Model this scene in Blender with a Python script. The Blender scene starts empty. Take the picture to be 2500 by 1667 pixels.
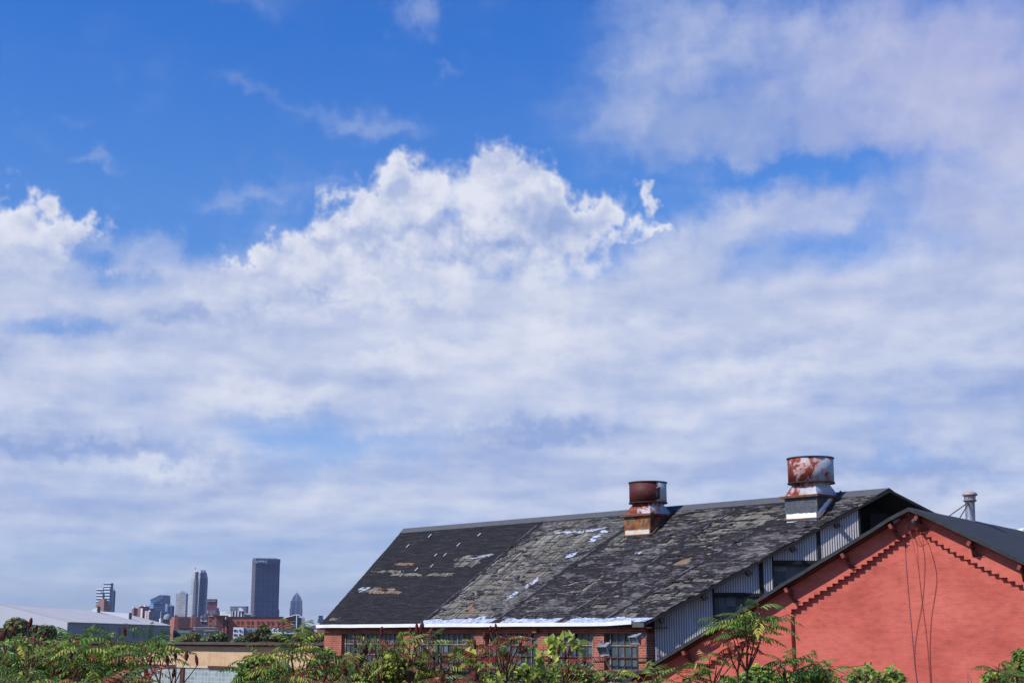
import bpy, bmesh, math, random
from mathutils import Vector, Matrix, noise as mnoise
from mathutils.geometry import tessellate_polygon

# ------------------------------------------------------------------ camera, sky, sun, exposure
CZ = 6.5                                   # eye height above the river flat
FPX = 2500 * 50.0 / 36.0                   # focal length in photo pixels
PITCH = math.atan(717 / FPX)
CP, SP = math.cos(PITCH), math.sin(PITCH)
scene = bpy.context.scene
cam_data = bpy.data.cameras.new("camera")
cam_data.lens = 50; cam_data.sensor_width = 36; cam_data.clip_start = 0.1; cam_data.clip_end = 40000
cam = bpy.data.objects.new("camera", cam_data)
scene.collection.objects.link(cam)
cam.location = (0, 0, CZ)
cam.rotation_euler = (math.pi / 2 + PITCH, 0, 0)
scene.camera = cam
scene.view_settings.view_transform = 'Standard'
scene.view_settings.look = 'None'
scene.view_settings.exposure = 0.0
scene.view_settings.gamma = 1.0
scene.cycles.max_bounces = 6
scene.cycles.volume_bounces = 0
scene.cycles.transparent_max_bounces = 8

SUN_A, SUN_E = math.radians(60), math.radians(43)    # to the left of -Y, above the horizon
sun_dir = Vector((-math.sin(SUN_A) * math.cos(SUN_E), -math.cos(SUN_A) * math.cos(SUN_E), math.sin(SUN_E)))
sl = bpy.data.lights.new("sun", 'SUN')
sl.energy = 4.8; sl.angle = math.radians(0.5); sl.color = (1.0, 0.95, 0.87)
so = bpy.data.objects.new("sun", sl)
so.rotation_euler = sun_dir.to_track_quat('Z', 'Y').to_euler()
so.location = (-30, -20, 60)
scene.collection.objects.link(so)

def srgb(r, g, b):
    def f(c):
        c /= 255.0
        return c / 12.92 if c <= 0.04045 else ((c + 0.055) / 1.055) ** 2.4
    return (f(r), f(g), f(b), 1.0)

class NG:
    """small wrapper for building shader nodes"""
    def __init__(s, nt): s.nt = nt
    def n(s, t, **k):
        nd = s.nt.nodes.new(t)
        for a, b in k.items(): setattr(nd, a, b)
        return nd
    def put(s, sock, v):
        if isinstance(v, bpy.types.NodeSocket): s.nt.links.new(v, sock)
        elif v is not None: sock.default_value = v
    def m(s, op, a, b=None, c=None, clamp=False):
        nd = s.n('ShaderNodeMath', operation=op, use_clamp=clamp)
        s.put(nd.inputs[0], a)
        if b is not None: s.put(nd.inputs[1], b)
        if c is not None: s.put(nd.inputs[2], c)
        return nd.outputs[0]
    def v(s, op, a, b=None, out=0):
        nd = s.n('ShaderNodeVectorMath', operation=op)
        s.put(nd.inputs[0], a)
        if b is not None: s.put(nd.inputs[1], b)
        return nd.outputs[out]
    def mix(s, f, a, b, blend='MIX'):
        nd = s.n('ShaderNodeMix', data_type='RGBA', blend_type=blend, clamp_factor=True)
        s.put(nd.inputs[0], f); s.put(nd.inputs[6], a); s.put(nd.inputs[7], b)
        return nd.outputs[2]
    def noise(s, vec, scale, detail=4, rough=0.55, dist=0.0, color=False, dim='3D'):
        nd = s.n('ShaderNodeTexNoise', noise_dimensions=dim)
        s.put(nd.inputs['Vector'], vec); nd.inputs['Scale'].default_value = scale
        nd.inputs['Detail'].default_value = detail; nd.inputs['Roughness'].default_value = rough
        nd.inputs['Distortion'].default_value = dist
        return nd.outputs['Color' if color else 'Fac']
    def ramp(s, f, stops):
        nd = s.n('ShaderNodeValToRGB'); e = nd.color_ramp.elements
        while len(e) < len(stops): e.new(0.5)
        for el, (p, c) in zip(e, stops):
            el.position = p; el.color = c if len(c) == 4 else (*c, 1)
        s.put(nd.inputs[0], f)
        return nd.outputs[0]
    def sstep(s, x, lo, hi):
        nd = s.n('ShaderNodeMapRange', interpolation_type='SMOOTHSTEP')
        s.put(nd.inputs[0], x); nd.inputs[1].default_value = lo; nd.inputs[2].default_value = hi
        return nd.outputs[0]
    def comb(s, x, y, z=0.0):
        nd = s.n('ShaderNodeCombineXYZ')
        s.put(nd.inputs[0], x); s.put(nd.inputs[1], y); s.put(nd.inputs[2], z)
        return nd.outputs[0]
    def sep(s, v):
        nd = s.n('ShaderNodeSeparateXYZ'); s.put(nd.inputs[0], v); return nd.outputs

def ray(px, py):
    """world direction (forward component 1) of a photo pixel, used to work out real positions"""
    a = (px - 1250) / FPX; b = (833.5 - py) / FPX
    f = CP - b * SP; u = SP + b * CP
    return Vector((a / f, 1.0, u / f))

def azel(px, py):
    d = ray(px, py)
    return math.atan2(d.x, d.y), math.atan2(d.z, math.hypot(d.x, d.y))

world = bpy.data.worlds.new("World")
scene.world = world
world.use_nodes = True
world.cycles.sampling_method = 'MANUAL'
world.cycles.sample_map_resolution = 512
wt = world.node_tree; wt.nodes.clear()
W = NG(wt)
sky = W.n('ShaderNodeTexSky', sky_type='NISHITA', sun_disc=False)
sky.sun_elevation = SUN_E
sky.sun_rotation = math.radians(180) + SUN_A if False else math.atan2(sun_dir.x, sun_dir.y)
sky.altitude = 200; sky.air_density = 1.0; sky.dust_density = 0.5; sky.ozone_density = 4.0
dirv = W.v('NORMALIZE', W.n('ShaderNodeTexCoord').outputs['Generated'])
dx, dy, dz = W.sep(dirv)
az = W.m('ARCTAN2', dx, dy)
el = W.m('ARCSINE', dz)
elp = W.m('MAXIMUM', el, 0.0)
P0 = W.comb(W.m('MULTIPLY', az, 10.0), W.m('MULTIPLY', el, 10.0), 0.0)
# the coordinate of a flat cloud deck: thin streaks towards the horizon
deck = W.m('MULTIPLY', W.m('LOGARITHM', W.m('ADD', elp, 0.12), math.e), 4.2)
PD = W.comb(W.m('MULTIPLY', az, 5.4), deck, 0.0)
def scale(v, k):
    nd = W.n('ShaderNodeVectorMath', operation='SCALE'); W.put(nd.inputs[0], v); nd.inputs[3].default_value = k
    return nd.outputs[0]
def noi(P, sc, det, rough, **k): return W.noise(P, sc, det, rough, dim='2D', **k)
wn2 = W.v('SUBTRACT', noi(P0, 4.0, 3, 0.6, color=True), (0.5, 0.5, 0.5))
wn = W.v('SUBTRACT', noi(P0, 1.1, 3, 0.55, color=True), (0.5, 0.5, 0.5))
PW = W.v('ADD', W.v('ADD', P0, scale(wn, 0.55)), scale(wn2, 0.30))
PC = W.v('ADD', P0, scale(wn2, 0.50))

def azs(x, y):
    a, e = azel(x, y); a2, _ = azel(x + 40, y); _, e2 = azel(x, y - 40)
    return a * 10, e * 10, (a2 - a) * 10 / 40, (e2 - e) * 10 / 40
def total(P, L, acc=0.0):
    """sum of gaussian patches of sky, each at a compass direction (given as photo pixels)"""
    r = acc
    for (x, y, rx, ry, k) in L:
        a, e, sx, sy = azs(x, y)
        nd = W.n('ShaderNodeVectorMath', operation='MULTIPLY_ADD')
        ix, iy = 1 / (rx * sx), 1 / (ry * sy)
        W.put(nd.inputs[0], P); nd.inputs[1].default_value = (ix, iy, 0); nd.inputs[2].default_value = (-a * ix, -e * iy, 0)
        q = W.v('DOT_PRODUCT', nd.outputs[0], nd.outputs[0], out=1)
        r = W.m('MULTIPLY_ADD', W.m('POWER', 0.4066, q), k, r)
    return r
def elof(y): return azel(1250, y)[1]

# --- broken cloud deck
deckcov = W.sstep(el, elof(650), elof(790))           # 0 above, 1 below
lowfade = W.sstep(el, elof(1240), elof(1460))
cov = W.m('SUBTRACT', W.m('MULTIPLY', deckcov, 0.84), W.m('MULTIPLY', lowfade, 0.24))
cov = total(PW, [
    (2050, 120, 480, 170, .50), (2480, 140, 420, 240, .42), (1620, 90, 170, 150, .42), (1600, 320, 170, 90, .48),
    (1950, 330, 260, 90, .42), (2400, 300, 220, 90, .35), (1480, 330, 60, 60, .15), (1520, 170, 60, 80, .12),
    (1950, 510, 260, 55, .50), (1800, 560, 180, 60, .35), (2450, 560, 260, 190, .72), (1650, 640, 160, 60, .55),
    (2100, 700, 400, 90, .45), (1250, 700, 480, 110, .55), (560, 690, 300, 70, .35), (120, 640, 260, 90, .45), (390, 590, 90, 60, .35),
    (850, 265, 120, 36, .40), (960, 300, 110, 28, .34), (600, 205, 70, 24, .32), (690, 235, 70, 20, .20), (1030, 30, 55, 45, .40),
    (1095, 135, 60, 20, .40), (225, 402, 70, 22, .46), (690, 480, 110, 26, .32), (590, 500, 110, 22, .26), (820, 440, 70, 28, .30),
    (600, 15, 110, 30, .26), (165, 315, 40, 14, .2), (640, 520, 60, 30, .18), (1600, 460, 40, 30, .2),
    (800, 1100, 210, 60, -.56), (640, 1030, 160, 40, -.2), (1790, 650, 70, 60, -.34), (1690, 850, 70, 30, -.30), (1110, 790, 50, 22, -.38),
    (1900, 415, 330, 30, -.26), (150, 790, 130, 26, -.46), (320, 690, 110, 34, -.36),
    (2150, 1155, 260, 22, -.2), (100, 1205, 150, 18, -.24), (700, 1290, 400, 40, -.16), (300, 1370, 300, 40, -.18)], cov)
n1 = noi(PD, 1.7, 5, 0.55)
n2 = noi(W.v('MULTIPLY', PD, (0.55, 2.3, 1)), 2.6, 5, 0.55)
n3 = noi(W.v('ADD', P0, scale(wn2, 0.25)), 3.2, 7, 0.54)
lown = W.m('MULTIPLY', W.m('SUBTRACT', n2, 0.5), W.m('MULTIPLY_ADD', lowfade, 0.95, 0.24))
dens = W.m('ADD', W.m('ADD', cov, W.m('MULTIPLY', W.m('SUBTRACT', n1, 0.5), 0.50)), lown)
dens = W.m('ADD', dens, W.m('MULTIPLY', W.m('SUBTRACT', n3, 0.5), 0.36))
a1 = W.m('MULTIPLY', W.sstep(dens, 0.0, 0.90), W.m('SUBTRACT', 0.95, W.m('MULTIPLY', lowfade, 0.26)))
rightm = W.sstep(az, azel(1380, 300)[0], azel(1620, 300)[0])
thin = W.m('MULTIPLY', W.m('SUBTRACT', 1.0, W.sstep(el, elof(480), elof(640))), W.m('SUBTRACT', 1.0, rightm))
a1 = W.m('MULTIPLY', a1, W.m('SUBTRACT', 1.0, W.m('MULTIPLY', thin, 0.35)))

# --- heaped clouds with crisp sunlit heads
HEAPS = [(1005, 455, 66, 66, .85), (950, 500, 80, 62, .7), (1170, 430, 80, 62, .62), (1265, 455, 90, 78, .85), (1330, 500, 84, 66, .7),
    (1395, 540, 70, 52, .7), (1475, 550, 46, 50, .55), (860, 560, 84, 52, .75), (780, 600, 60, 40, .5), (1130, 640, 360, 150, .95), (850, 690, 160, 90, .7),
    (590, 664, 46, 44, .70), (668, 652, 52, 46, .82), (710, 696, 60, 44, .55), (530, 700, 60, 34, .55), (640, 730, 190, 60, .6), (480, 725, 70, 34, .55),
    (60, 540, 90, 62, .75), (0, 580, 120, 90, .6), (150, 560, 60, 40, .5), (215, 540, 30, 34, .5), (240, 600, 120, 46, .55), (60, 640, 150, 60, .6),
    (1604, 446, 34, 24, .60), (1590, 474, 32, 30, .48), (1574, 506, 24, 30, .40), (1590, 575, 60, 18, .45)]
hn = noi(P0, 3.0, 8, 0.50)
hz = W.m('SUBTRACT', hn, 0.5)
H = total(PC, HEAPS, hz)
hv = W.sstep(H, 0.20, 0.88)
# relief: compare with the cloud a little towards the sun (upper left)
hn1 = noi(W.v('ADD', P0, (-0.03, 0.10, 0)), 3.0, 6, 0.52)
rel = W.m('SUBTRACT', hn, hn1)
edge = W.sstep(H, 1.65, 0.80)                          # 1 near the rim, 0 deep inside
hb = W.m('ADD', W.m('MULTIPLY', rel, 1.7), W.m('MULTIPLY', edge, 0.42))
hb = W.m('MULTIPLY', hb, W.sstep(el, elof(780), elof(600)))
hb = W.m('MAXIMUM', W.m('MINIMUM', hb, 0.6), -0.15)

# --- brightness of the deck
PB = W.v('ADD', PD, (7.3, 1.1, 0))
nb = noi(PB, 1.7, 5, 0.52)
nb1 = noi(W.v('ADD', PB, (-0.03, 0.12, 0)), 1.7, 4, 0.52)
br = W.m('MULTIPLY_ADD', W.m('SUBTRACT', nb, 0.5), 0.85, 0.44)
br = W.m('ADD', br, W.m('MULTIPLY', W.m('SUBTRACT', nb, nb1), 0.8))
br = W.m('ADD', br, W.m('MULTIPLY', W.m('SUBTRACT', n3, 0.5), 0.28))
br = total(PC, [
    (985, 870, 90, 40, .42), (1340, 820, 170, 50, .26), (1500, 860, 190, 50, .16), (1780, 900, 130, 45, .28), (1930, 880, 90, 46, .26), (1000, 670, 300, 60, .18),
    (1050, 740, 260, 34, .24), (650, 655, 80, 26, .16), (1560, 800, 260, 40, .12), (400, 1140, 120, 24, .34), (660, 980, 150, 30, .28), (180, 930, 260, 60, .18), (1100, 960, 300, 60, .16), (880, 700, 140, 24, .2),
    (640, 720, 160, 30, .18), (70, 600, 130, 60, .10), (1120, 575, 330, 26, -.30), (1100, 620, 330, 30, -.14), (2200, 760, 300, 60, .10),
    (150, 1085, 330, 26, -.38), (1330, 1060, 220, 28, -.34), (2230, 1150, 240, 34, -.30), (1200, 590, 300, 34, -.26), (790, 715, 80, 12, -.30),
    (420, 780, 200, 26, -.22), (1900, 200, 500, 200, -.10), (1700, 330, 300, 90, -.22), (2400, 1000, 300, 60, -.20), (2300, 330, 260, 50, -.22), (1900, 470, 300, 60, -.14)], br)
br = W.m('SUBTRACT', W.m('SUBTRACT', br, W.m('MULTIPLY', lowfade, 0.12)), W.m('MULTIPLY', W.sstep(el, elof(620), elof(300)), 0.16))
br = W.m('ADD', br, W.m('MULTIPLY', hb, hv))
ccol = W.ramp(br, [(0.0, srgb(152, 172, 218)), (0.25, srgb(174, 188, 224)), (0.5, srgb(196, 205, 231)), (0.75, srgb(216, 221, 238)), (1.0, srgb(229, 232, 244))])
warmr = W.sstep(az, azel(1500, 300)[0], azel(2400, 300)[0])
ccol = W.mix(W.m('MULTIPLY', warmr, W.sstep(el, elof(900), elof(200))), ccol, W.mix(0.5, ccol, srgb(196, 192, 224)))
alpha = W.m('MAXIMUM', a1, W.m('MULTIPLY', hv, 0.97))
# clear sky: Nishita, deepened to the saturated blue of the photograph
tint = W.ramp(W.m('DIVIDE', elp, 0.62), [(0.0, (0.82, 0.86, 1.18, 1)), (0.10, (0.78, 0.92, 1.26, 1)), (0.32, (0.66, 0.94, 1.36, 1)), (0.48, (0.58, 0.98, 1.52, 1)), (0.66, (0.32, 0.86, 1.62, 1)), (1.0, (0.18, 0.76, 1.62, 1))])
skyc = W.mix(1.0, sky.outputs[0], tint, 'MULTIPLY')
skybg = W.n('ShaderNodeBackground'); W.put(skybg.inputs[0], skyc); skybg.inputs[1].default_value = 0.11
clbg = W.n('ShaderNodeBackground'); W.put(clbg.inputs[0], ccol); clbg.inputs[1].default_value = 1.0
ms = W.n('ShaderNodeMixShader')
up = W.sstep(el, -0.01, 0.0)
wt.links.new(W.m('MULTIPLY', alpha, up), ms.inputs[0]); wt.links.new(skybg.outputs[0], ms.inputs[1]); wt.links.new(clbg.outputs[0], ms.inputs[2])
wo = W.n('ShaderNodeOutputWorld'); wt.links.new(ms.outputs[0], wo.inputs[0])

# ------------------------------------------------------------------ helpers
random.seed(7)
R = random.random
def rr(a, b): return a + (b - a) * random.random()

def at(px, py, Y):
    """world point at forward distance Y seen at a photo pixel"""
    d = ray(px, py); return Vector((d.x * Y, Y, CZ + d.z * Y))
def hit(px, py, p0, n):
    """where the sight line of a photo pixel meets the plane (p0, n)"""
    d = ray(px, py); o = Vector((0, 0, CZ))
    t = (p0 - o).dot(n) / d.dot(n)
    return o + d * t

class MB:
    """mesh builder in world coordinates with UVs in metres"""
    def __init__(s): s.v = []; s.f = []; s.mi = []; s.uv = []; s.col = None; s.smooth = False
    def face(s, pts, mi=0, uv=None):
        k = len(s.v); s.v += [Vector(p) for p in pts]; s.f.append(tuple(range(k, k + len(pts)))); s.mi.append(mi)
        if uv is None:
            p = [Vector(q) for q in pts]
            n = Vector((0, 0, 0))
            for i in range(len(p)):
                a, b = p[i], p[(i + 1) % len(p)]
                n += Vector(((a.y - b.y) * (a.z + b.z), (a.z - b.z) * (a.x + b.x), (a.x - b.x) * (a.y + b.y)))
            if n.length > 0: n.normalize()
            if abs(n.z) < 0.7:
                t = Vector((-n.y, n.x, 0)).normalized()
                uv = [(q.dot(t), q.z) for q in p]
            else: uv = [(q.x, q.y) for q in p]
        s.uv += uv
    def prism(s, pts, off, mi=0, cap0=True, cap1=True, side_mi=None):
        """extrude a polygon (list of points) by a vector"""
        off = Vector(off); P = [Vector(p) for p in pts]; Q = [p + off for p in P]; n = len(P)
        for i in range(n):
            j = (i + 1) % n; s.face([P[i], P[j], Q[j], Q[i]], mi if side_mi is None else side_mi)
        if n > 4:
            tris = tessellate_polygon([P])
            for t in tris:
                if cap0: s.face([P[t[0]], P[t[1]], P[t[2]]], mi)
                if cap1: s.face([Q[t[0]], Q[t[1]], Q[t[2]]], mi)
        else:
            if cap0: s.face(P[::-1], mi)
            if cap1: s.face(Q, mi)
    def box(s, c, ax, ay, az_, mi=0):
        """box from centre and three half-axis vectors"""
        c = Vector(c); ax, ay, az_ = Vector(ax), Vector(ay), Vector(az_)
        b = [c - ax - ay - az_, c + ax - ay - az_, c + ax + ay - az_, c - ax + ay - az_]
        s.prism(b, az_ * 2, mi)
    def bar(s, a, b, w, h=None, mi=0, up=(0, 0, 1)):
        a, b = Vector(a), Vector(b); d = (b - a).normalized(); h = h or w
        x = d.cross(Vector(up))
        if x.length < 1e-4: x = d.cross(Vector((1, 0, 0)))
        x.normalize(); y = x.cross(d).normalized()
        s.box((a + b) / 2, x * w / 2, (b - a) / 2, y * h / 2, mi)
    def tube(s, pts, r, seg=6, mi=0, cap=True):
        pts = [Vector(p) for p in pts]; rs = r if isinstance(r, (list, tuple)) else [r] * len(pts)
        rings = []; ref = None
        for i, p in enumerate(pts):
            d = (pts[min(i + 1, len(pts) - 1)] - pts[max(i - 1, 0)])
            d = d.normalized() if d.length > 1e-9 else Vector((0, 0, 1))
            if ref is None: ref = d.orthogonal().normalized()
            ref = (ref - d * ref.dot(d)); ref = ref.normalized() if ref.length > 1e-6 else d.orthogonal().normalized()
            o = d.cross(ref)
            rings.append([p + (ref * math.cos(2 * math.pi * k / seg) + o * math.sin(2 * math.pi * k / seg)) * rs[i] for k in range(seg)])
        base = len(s.v)
        for rg in rings: s.v += rg
        for i in range(len(rings) - 1):
            for k in range(seg):
                k2 = (k + 1) % seg
                s.f.append((base + i * seg + k, base + i * seg + k2, base + (i + 1) * seg + k2, base + (i + 1) * seg + k)); s.mi.append(mi)
                s.uv += [(k / seg, i), ((k + 1) / seg, i), ((k + 1) / seg, i + 1), (k / seg, i + 1)]
        if cap:
            for rg, fl in ((rings[0], True), (rings[-1], False)):
                s.face(rg[::-1] if fl else rg, mi, [(0, 0)] * seg)
    def lathe(s, c, prof, seg=32, mi=0, axis=(0, 0, 1), a0=0.0):
        """profile of (radius, height) about an axis; UV = (angle 0..1, height)"""
        c = Vector(c); base = len(s.v); ax = Vector(axis).normalized()
        x = ax.orthogonal().normalized() if abs(ax.z) < 0.999 else Vector((1, 0, 0)); y = ax.cross(x)
        for r, h in prof:
            for k in range(seg):
                t = a0 + 2 * math.pi * k / seg
                s.v.append(c + ax * h + (x * math.cos(t) + y * math.sin(t)) * r)
        for i in range(len(prof) - 1):
            for k in range(seg):
                k2 = (k + 1) % seg
                s.f.append((base + i * seg + k, base + i * seg + k2, base + (i + 1) * seg + k2, base + (i + 1) * seg + k)); s.mi.append(mi)
                u0, u1 = k / seg, (k + 1) / seg
                s.uv += [(u0, prof[i][1]), (u1, prof[i][1]), (u1, prof[i + 1][1]), (u0, prof[i + 1][1])]
    def build(s, name, mats, parent=None, smooth=False, origin=None):
        me = bpy.data.meshes.new(name)
        o0 = Vector(origin) if origin is not None else (Vector(parent.get('_o', (0, 0, 0))) if parent else Vector((0, 0, 0)))
        me.from_pydata([tuple(p - o0) for p in s.v], [], s.f)
        if not isinstance(mats, (list, tuple)): mats = [mats]
        for m_ in mats: me.materials.append(m_)
        me.polygons.foreach_set('material_index', s.mi)
        ul = me.uv_layers.new(name='UVMap')
        flat = [c for u in s.uv for c in u]
        ul.data.foreach_set('uv', flat)
        if s.col is not None:
            ca = me.color_attributes.new('Col', 'FLOAT_COLOR', 'CORNER')
            ca.data.foreach_set('color', s.col)
        if smooth: me.polygons.foreach_set('use_smooth', [True] * len(me.polygons))
        me.validate()
        o = bpy.data.objects.new(name, me); scene.collection.objects.link(o)
        if parent is not None: o.parent = parent
        else: o.location = o0
        return o
def thing(name, label, cat, loc=(0, 0, 0), group=None):
    o = bpy.data.objects.new(name, None); scene.collection.objects.link(o)
    o.location = loc; o.empty_display_size = 0.3
    o['_o'] = tuple(loc); o['label'] = label; o['category'] = cat
    if group: o['group'] = group
    return o
def tag(o, label, cat, group=None):
    o['label'] = label; o['category'] = cat
    if group: o['group'] = group
    return o
def struct(o, kind='structure'): o['kind'] = kind; return o

# ------------------------------------------------------------------ materials
def newmat(name, rough=0.8, metal=0.0, spec=0.3):
    m = bpy.data.materials.new(name); m.use_nodes = True
    g = NG(m.node_tree); b = m.node_tree.nodes['Principled BSDF']
    b.inputs['Roughness'].default_value = rough; b.inputs['Metallic'].default_value = metal
    b.inputs['Specular IOR Level'].default_value = spec
    return m, g, b
def uvof(g): return g.n('ShaderNodeUVMap').outputs[0]
def objc(g): return g.n('ShaderNodeNewGeometry').outputs['Position']
def bump(g, b, h, strength=0.5, dist=0.02):
    nd = g.n('ShaderNodeBump'); nd.inputs['Strength'].default_value = strength; nd.inputs['Distance'].default_value = dist
    g.put(nd.inputs['Height'], h); g.put(b.inputs['Normal'], nd.outputs[0])
def mul(g, vec, k): return g.v('MULTIPLY', vec, k)

def plain(name, col, rough=0.8, metal=0.0, var=0.25, scl=1.5, spec=0.3, bmp=0.0):
    m, g, b = newmat(name, rough, metal, spec)
    n = g.noise(objc(g), scl, 5, 0.6)
    c = Vector(col[:3])
    lo, hi = tuple(c * (1 - var)), tuple(min(1, x) for x in c * (1 + var))
    g.put(b.inputs['Base Color'], g.ramp(n, [(0.25, lo), (0.75, hi)]))
    if bmp: bump(g, b, g.noise(objc(g), scl * 12, 4), bmp, 0.01)
    return m

def brick_mat(name, c1, c2, mortar, var=0.3):
    m, g, b = newmat(name, 0.88)
    t = g.n('ShaderNodeTexBrick'); g.put(t.inputs['Vector'], uvof(g))
    for k, v in (('Scale', 1.0), ('Brick Width', 0.215), ('Row Height', 0.075), ('Mortar Size', 0.007), ('Bias', 0.0), ('Mortar Smooth', 0.2)):
        t.inputs[k].default_value = v
    t.inputs['Color1'].default_value = (*c1, 1); t.inputs['Color2'].default_value = (*c2, 1); t.inputs['Mortar'].default_value = (*mortar, 1)
    n = g.noise(uvof(g), 1.6, 6, 0.6)
    dirt = g.ramp(n, [(0.3, (0.55, 0.5, 0.5)), (0.7, (1.1, 1.08, 1.05))])
    g.put(b.inputs['Base Color'], g.mix(1.0, t.outputs[0], dirt, 'MULTIPLY'))
    bump(g, b, g.m('SUBTRACT', 1.0, t.outputs['Fac']), 0.6, 0.01)
    return m

def facade(name, wall, win, cw, ch, fw, fh, rough=0.6, wrough=0.25, band=None, var=0.25, ou=0.0, ov=0.0, pier=None):
    """window grid on a far facade: cells cw x ch metres, window share fw x fh; wall/win linear colours"""
    m, g, b = newmat(name, rough)
    u, v, _ = g.sep(uvof(g))
    u = g.m('ADD', u, ou + 1000 * cw); v = g.m('ADD', v, ov)
    fu = g.m('FRACT', g.m('DIVIDE', u, cw)); fv = g.m('FRACT', g.m('DIVIDE', v, ch))
    inu = g.m('LESS_THAN', g.m('ABSOLUTE', g.m('SUBTRACT', fu, 0.5)), fw / 2)
    inv = g.m('LESS_THAN', g.m('ABSOLUTE', g.m('SUBTRACT', fv, 0.5)), fh / 2)
    mask = g.m('MULTIPLY', inu, inv)
    cell = g.comb(g.m('FLOOR', g.m('DIVIDE', u, cw)), g.m('FLOOR', g.m('DIVIDE', v, ch)))
    wnz = g.n('ShaderNodeTexWhiteNoise', noise_dimensions='2D'); g.put(wnz.inputs['Vector'], cell)
    wc = g.mix(wnz.outputs['Value'], tuple(c * 0.6 for c in win) + (1,), tuple(min(1, c * 1.5) for c in win) + (1,))
    n = g.noise(uvof(g), 0.05, 4, 0.6)
    wl = g.ramp(n, [(0.3, tuple(c * (1 - var) for c in wall)), (0.7, tuple(min(1, c * (1 + var)) for c in wall))])
    c = g.mix(mask, wl, wc)
    if band:      # (period, share, colour): strong horizontal bands
        fb = g.m('LESS_THAN', g.m('FRACT', g.m('DIVIDE', v, band[0])), band[1])
        c = g.mix(fb, c, (*band[2], 1))
    if pier:      # (period, share, colour): strong vertical piers
        fp = g.m('LESS_THAN', g.m('FRACT', g.m('DIVIDE', u, pier[0])), pier[1])
        c = g.mix(fp, c, (*pier[2], 1))
    g.put(b.inputs['Base Color'], c)
    g.put(b.inputs['Roughness'], g.m('MULTIPLY_ADD', mask, wrough - rough, rough))
    return m

def L(r, g, b): return srgb(r, g, b)[:3]
M = {}
M['black'] = plain('dark_void', (0.012, 0.012, 0.014), 0.9)
M['tar'] = plain('tar_roof', (0.045, 0.045, 0.05), 0.85, var=0.3, scl=3)

# ------------------------------------------------------------------ ground
def ground_z(y):
    if y < 12: return 4.9
    if y < 30: return 4.9 * (1 - (y - 12) / 18.0)
    return 0.0
m, g, b = newmat('ground_soil', 0.95)
n = g.noise(objc(g), 0.4, 8, 0.6)
g.put(b.inputs['Base Color'], g.ramp(n, [(0.3, (0.045, 0.05, 0.025)), (0.55, (0.10, 0.09, 0.055)), (0.75, (0.17, 0.155, 0.13))]))
mb = MB()
ys = [-400, 0, 6, 12, 15, 18, 21, 24, 27, 30, 60, 300, 1500, 6000, 16000]
xs = [-9000, -2500, -600, -150, -60, -30, -12, 0, 12, 30, 60, 150, 600, 2500, 9000]
for i in range(len(ys) - 1):
    for j in range(len(xs) - 1):
        mb.face([(xs[j], ys[i], ground_z(ys[i])), (xs[j + 1], ys[i], ground_z(ys[i])), (xs[j + 1], ys[i + 1], ground_z(ys[i + 1])), (xs[j], ys[i + 1], ground_z(ys[i + 1]))])
struct(mb.build('ground', m))

# ------------------------------------------------------------------ old brick shed with the ragged roof
def W3(x, y, z): return Vector((x, y, z + CZ))
E1, E2, R1, R2 = W3(-7.56, 57.1, .38), W3(4.11, 44.8, .38), W3(-4.7, 62.2, 4.5), W3(11.9, 44.8, 4.5)
E3 = W3(19.7, 44.8, .38); E4 = Vector((2 * R1.x - E1.x + 2.2, 2 * R1.y - E1.y, E1.z))
ridge_d = (R2 - R1).normalized()                      # to the right and nearer
n_in = Vector((0.725, 0.69, 0)).normalized()
roof_n = (E2 - E1).cross(R1 - E1).normalized()
if roof_n.z < 0: roof_n = -roof_n
def roofpt(u, v, h=0.0):
    a = E1.lerp(R1, v); c = E2.lerp(R2, v)
    return a.lerp(c, u) + roof_n * h
def roofuv(px, py):
    p = hit(px, py, E1, roof_n); v = (p.z - E1.z) / (R1.z - E1.z)
    a = E1.lerp(R1, v); c = E2.lerp(R2, v)
    return (p - a).dot(c - a) / (c - a).length_squared, v

shed = thing('brick_shed', 'long brick industrial shed with a ragged black roof, white eave and steel windows', 'building', (3, 50, 0))

# roof deck of weathered boards
m, g, b = newmat('weathered_boards', 0.9)
u, v, _ = g.sep(uvof(g))
bid = g.m('FLOOR', g.m('MULTIPLY', u, 9.0))
row = g.m('FLOOR', g.m('ADD', g.m('MULTIPLY', v, 1.1), g.m('MULTIPLY', g.m('SINE', g.m('MULTIPLY', bid, 12.9)), 3)))
wnz = g.n('ShaderNodeTexWhiteNoise', noise_dimensions='2D'); g.put(wnz.inputs['Vector'], g.comb(bid, row))
c = g.ramp(wnz.outputs['Value'], [(0.0, (0.06, 0.055, 0.048)), (0.3, (0.135, 0.13, 0.105)), (0.6, (0.21, 0.20, 0.165)), (0.82, (0.17, 0.125, 0.095)), (1.0, (0.30, 0.29, 0.26))])
gap = g.m('LESS_THAN', g.m('FRACT', g.m('MULTIPLY', u, 9.0)), 0.16)
c = g.mix(gap, c, (0.03, 0.028, 0.025, 1))
st = g.noise(mul(g, uvof(g), (26, 1.5, 1)), 1.0, 5, 0.6)
c = g.mix(1.0, c, g.ramp(st, [(0.3, (0.55, 0.55, 0.55)), (0.7, (1.25, 1.25, 1.25))]), 'MULTIPLY')
crs = g.m('LESS_THAN', g.m('FRACT', g.m('ADD', g.m('DIVIDE', v, .36), g.m('MULTIPLY', g.noise(mul(g, uvof(g), (.8, 2, 1)), 1, 3), .5))), .14)
c = g.mix(g.m('MULTIPLY', crs, .75), c, (.03, .028, .028, 1))
g.put(b.inputs['Base Color'], c)
M['boards'] = m
m, g, b = newmat('rust_boards', 0.9)
st = g.noise(mul(g, uvof(g), (12, 2.5, 1)), 1.0, 5, 0.6)
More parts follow.
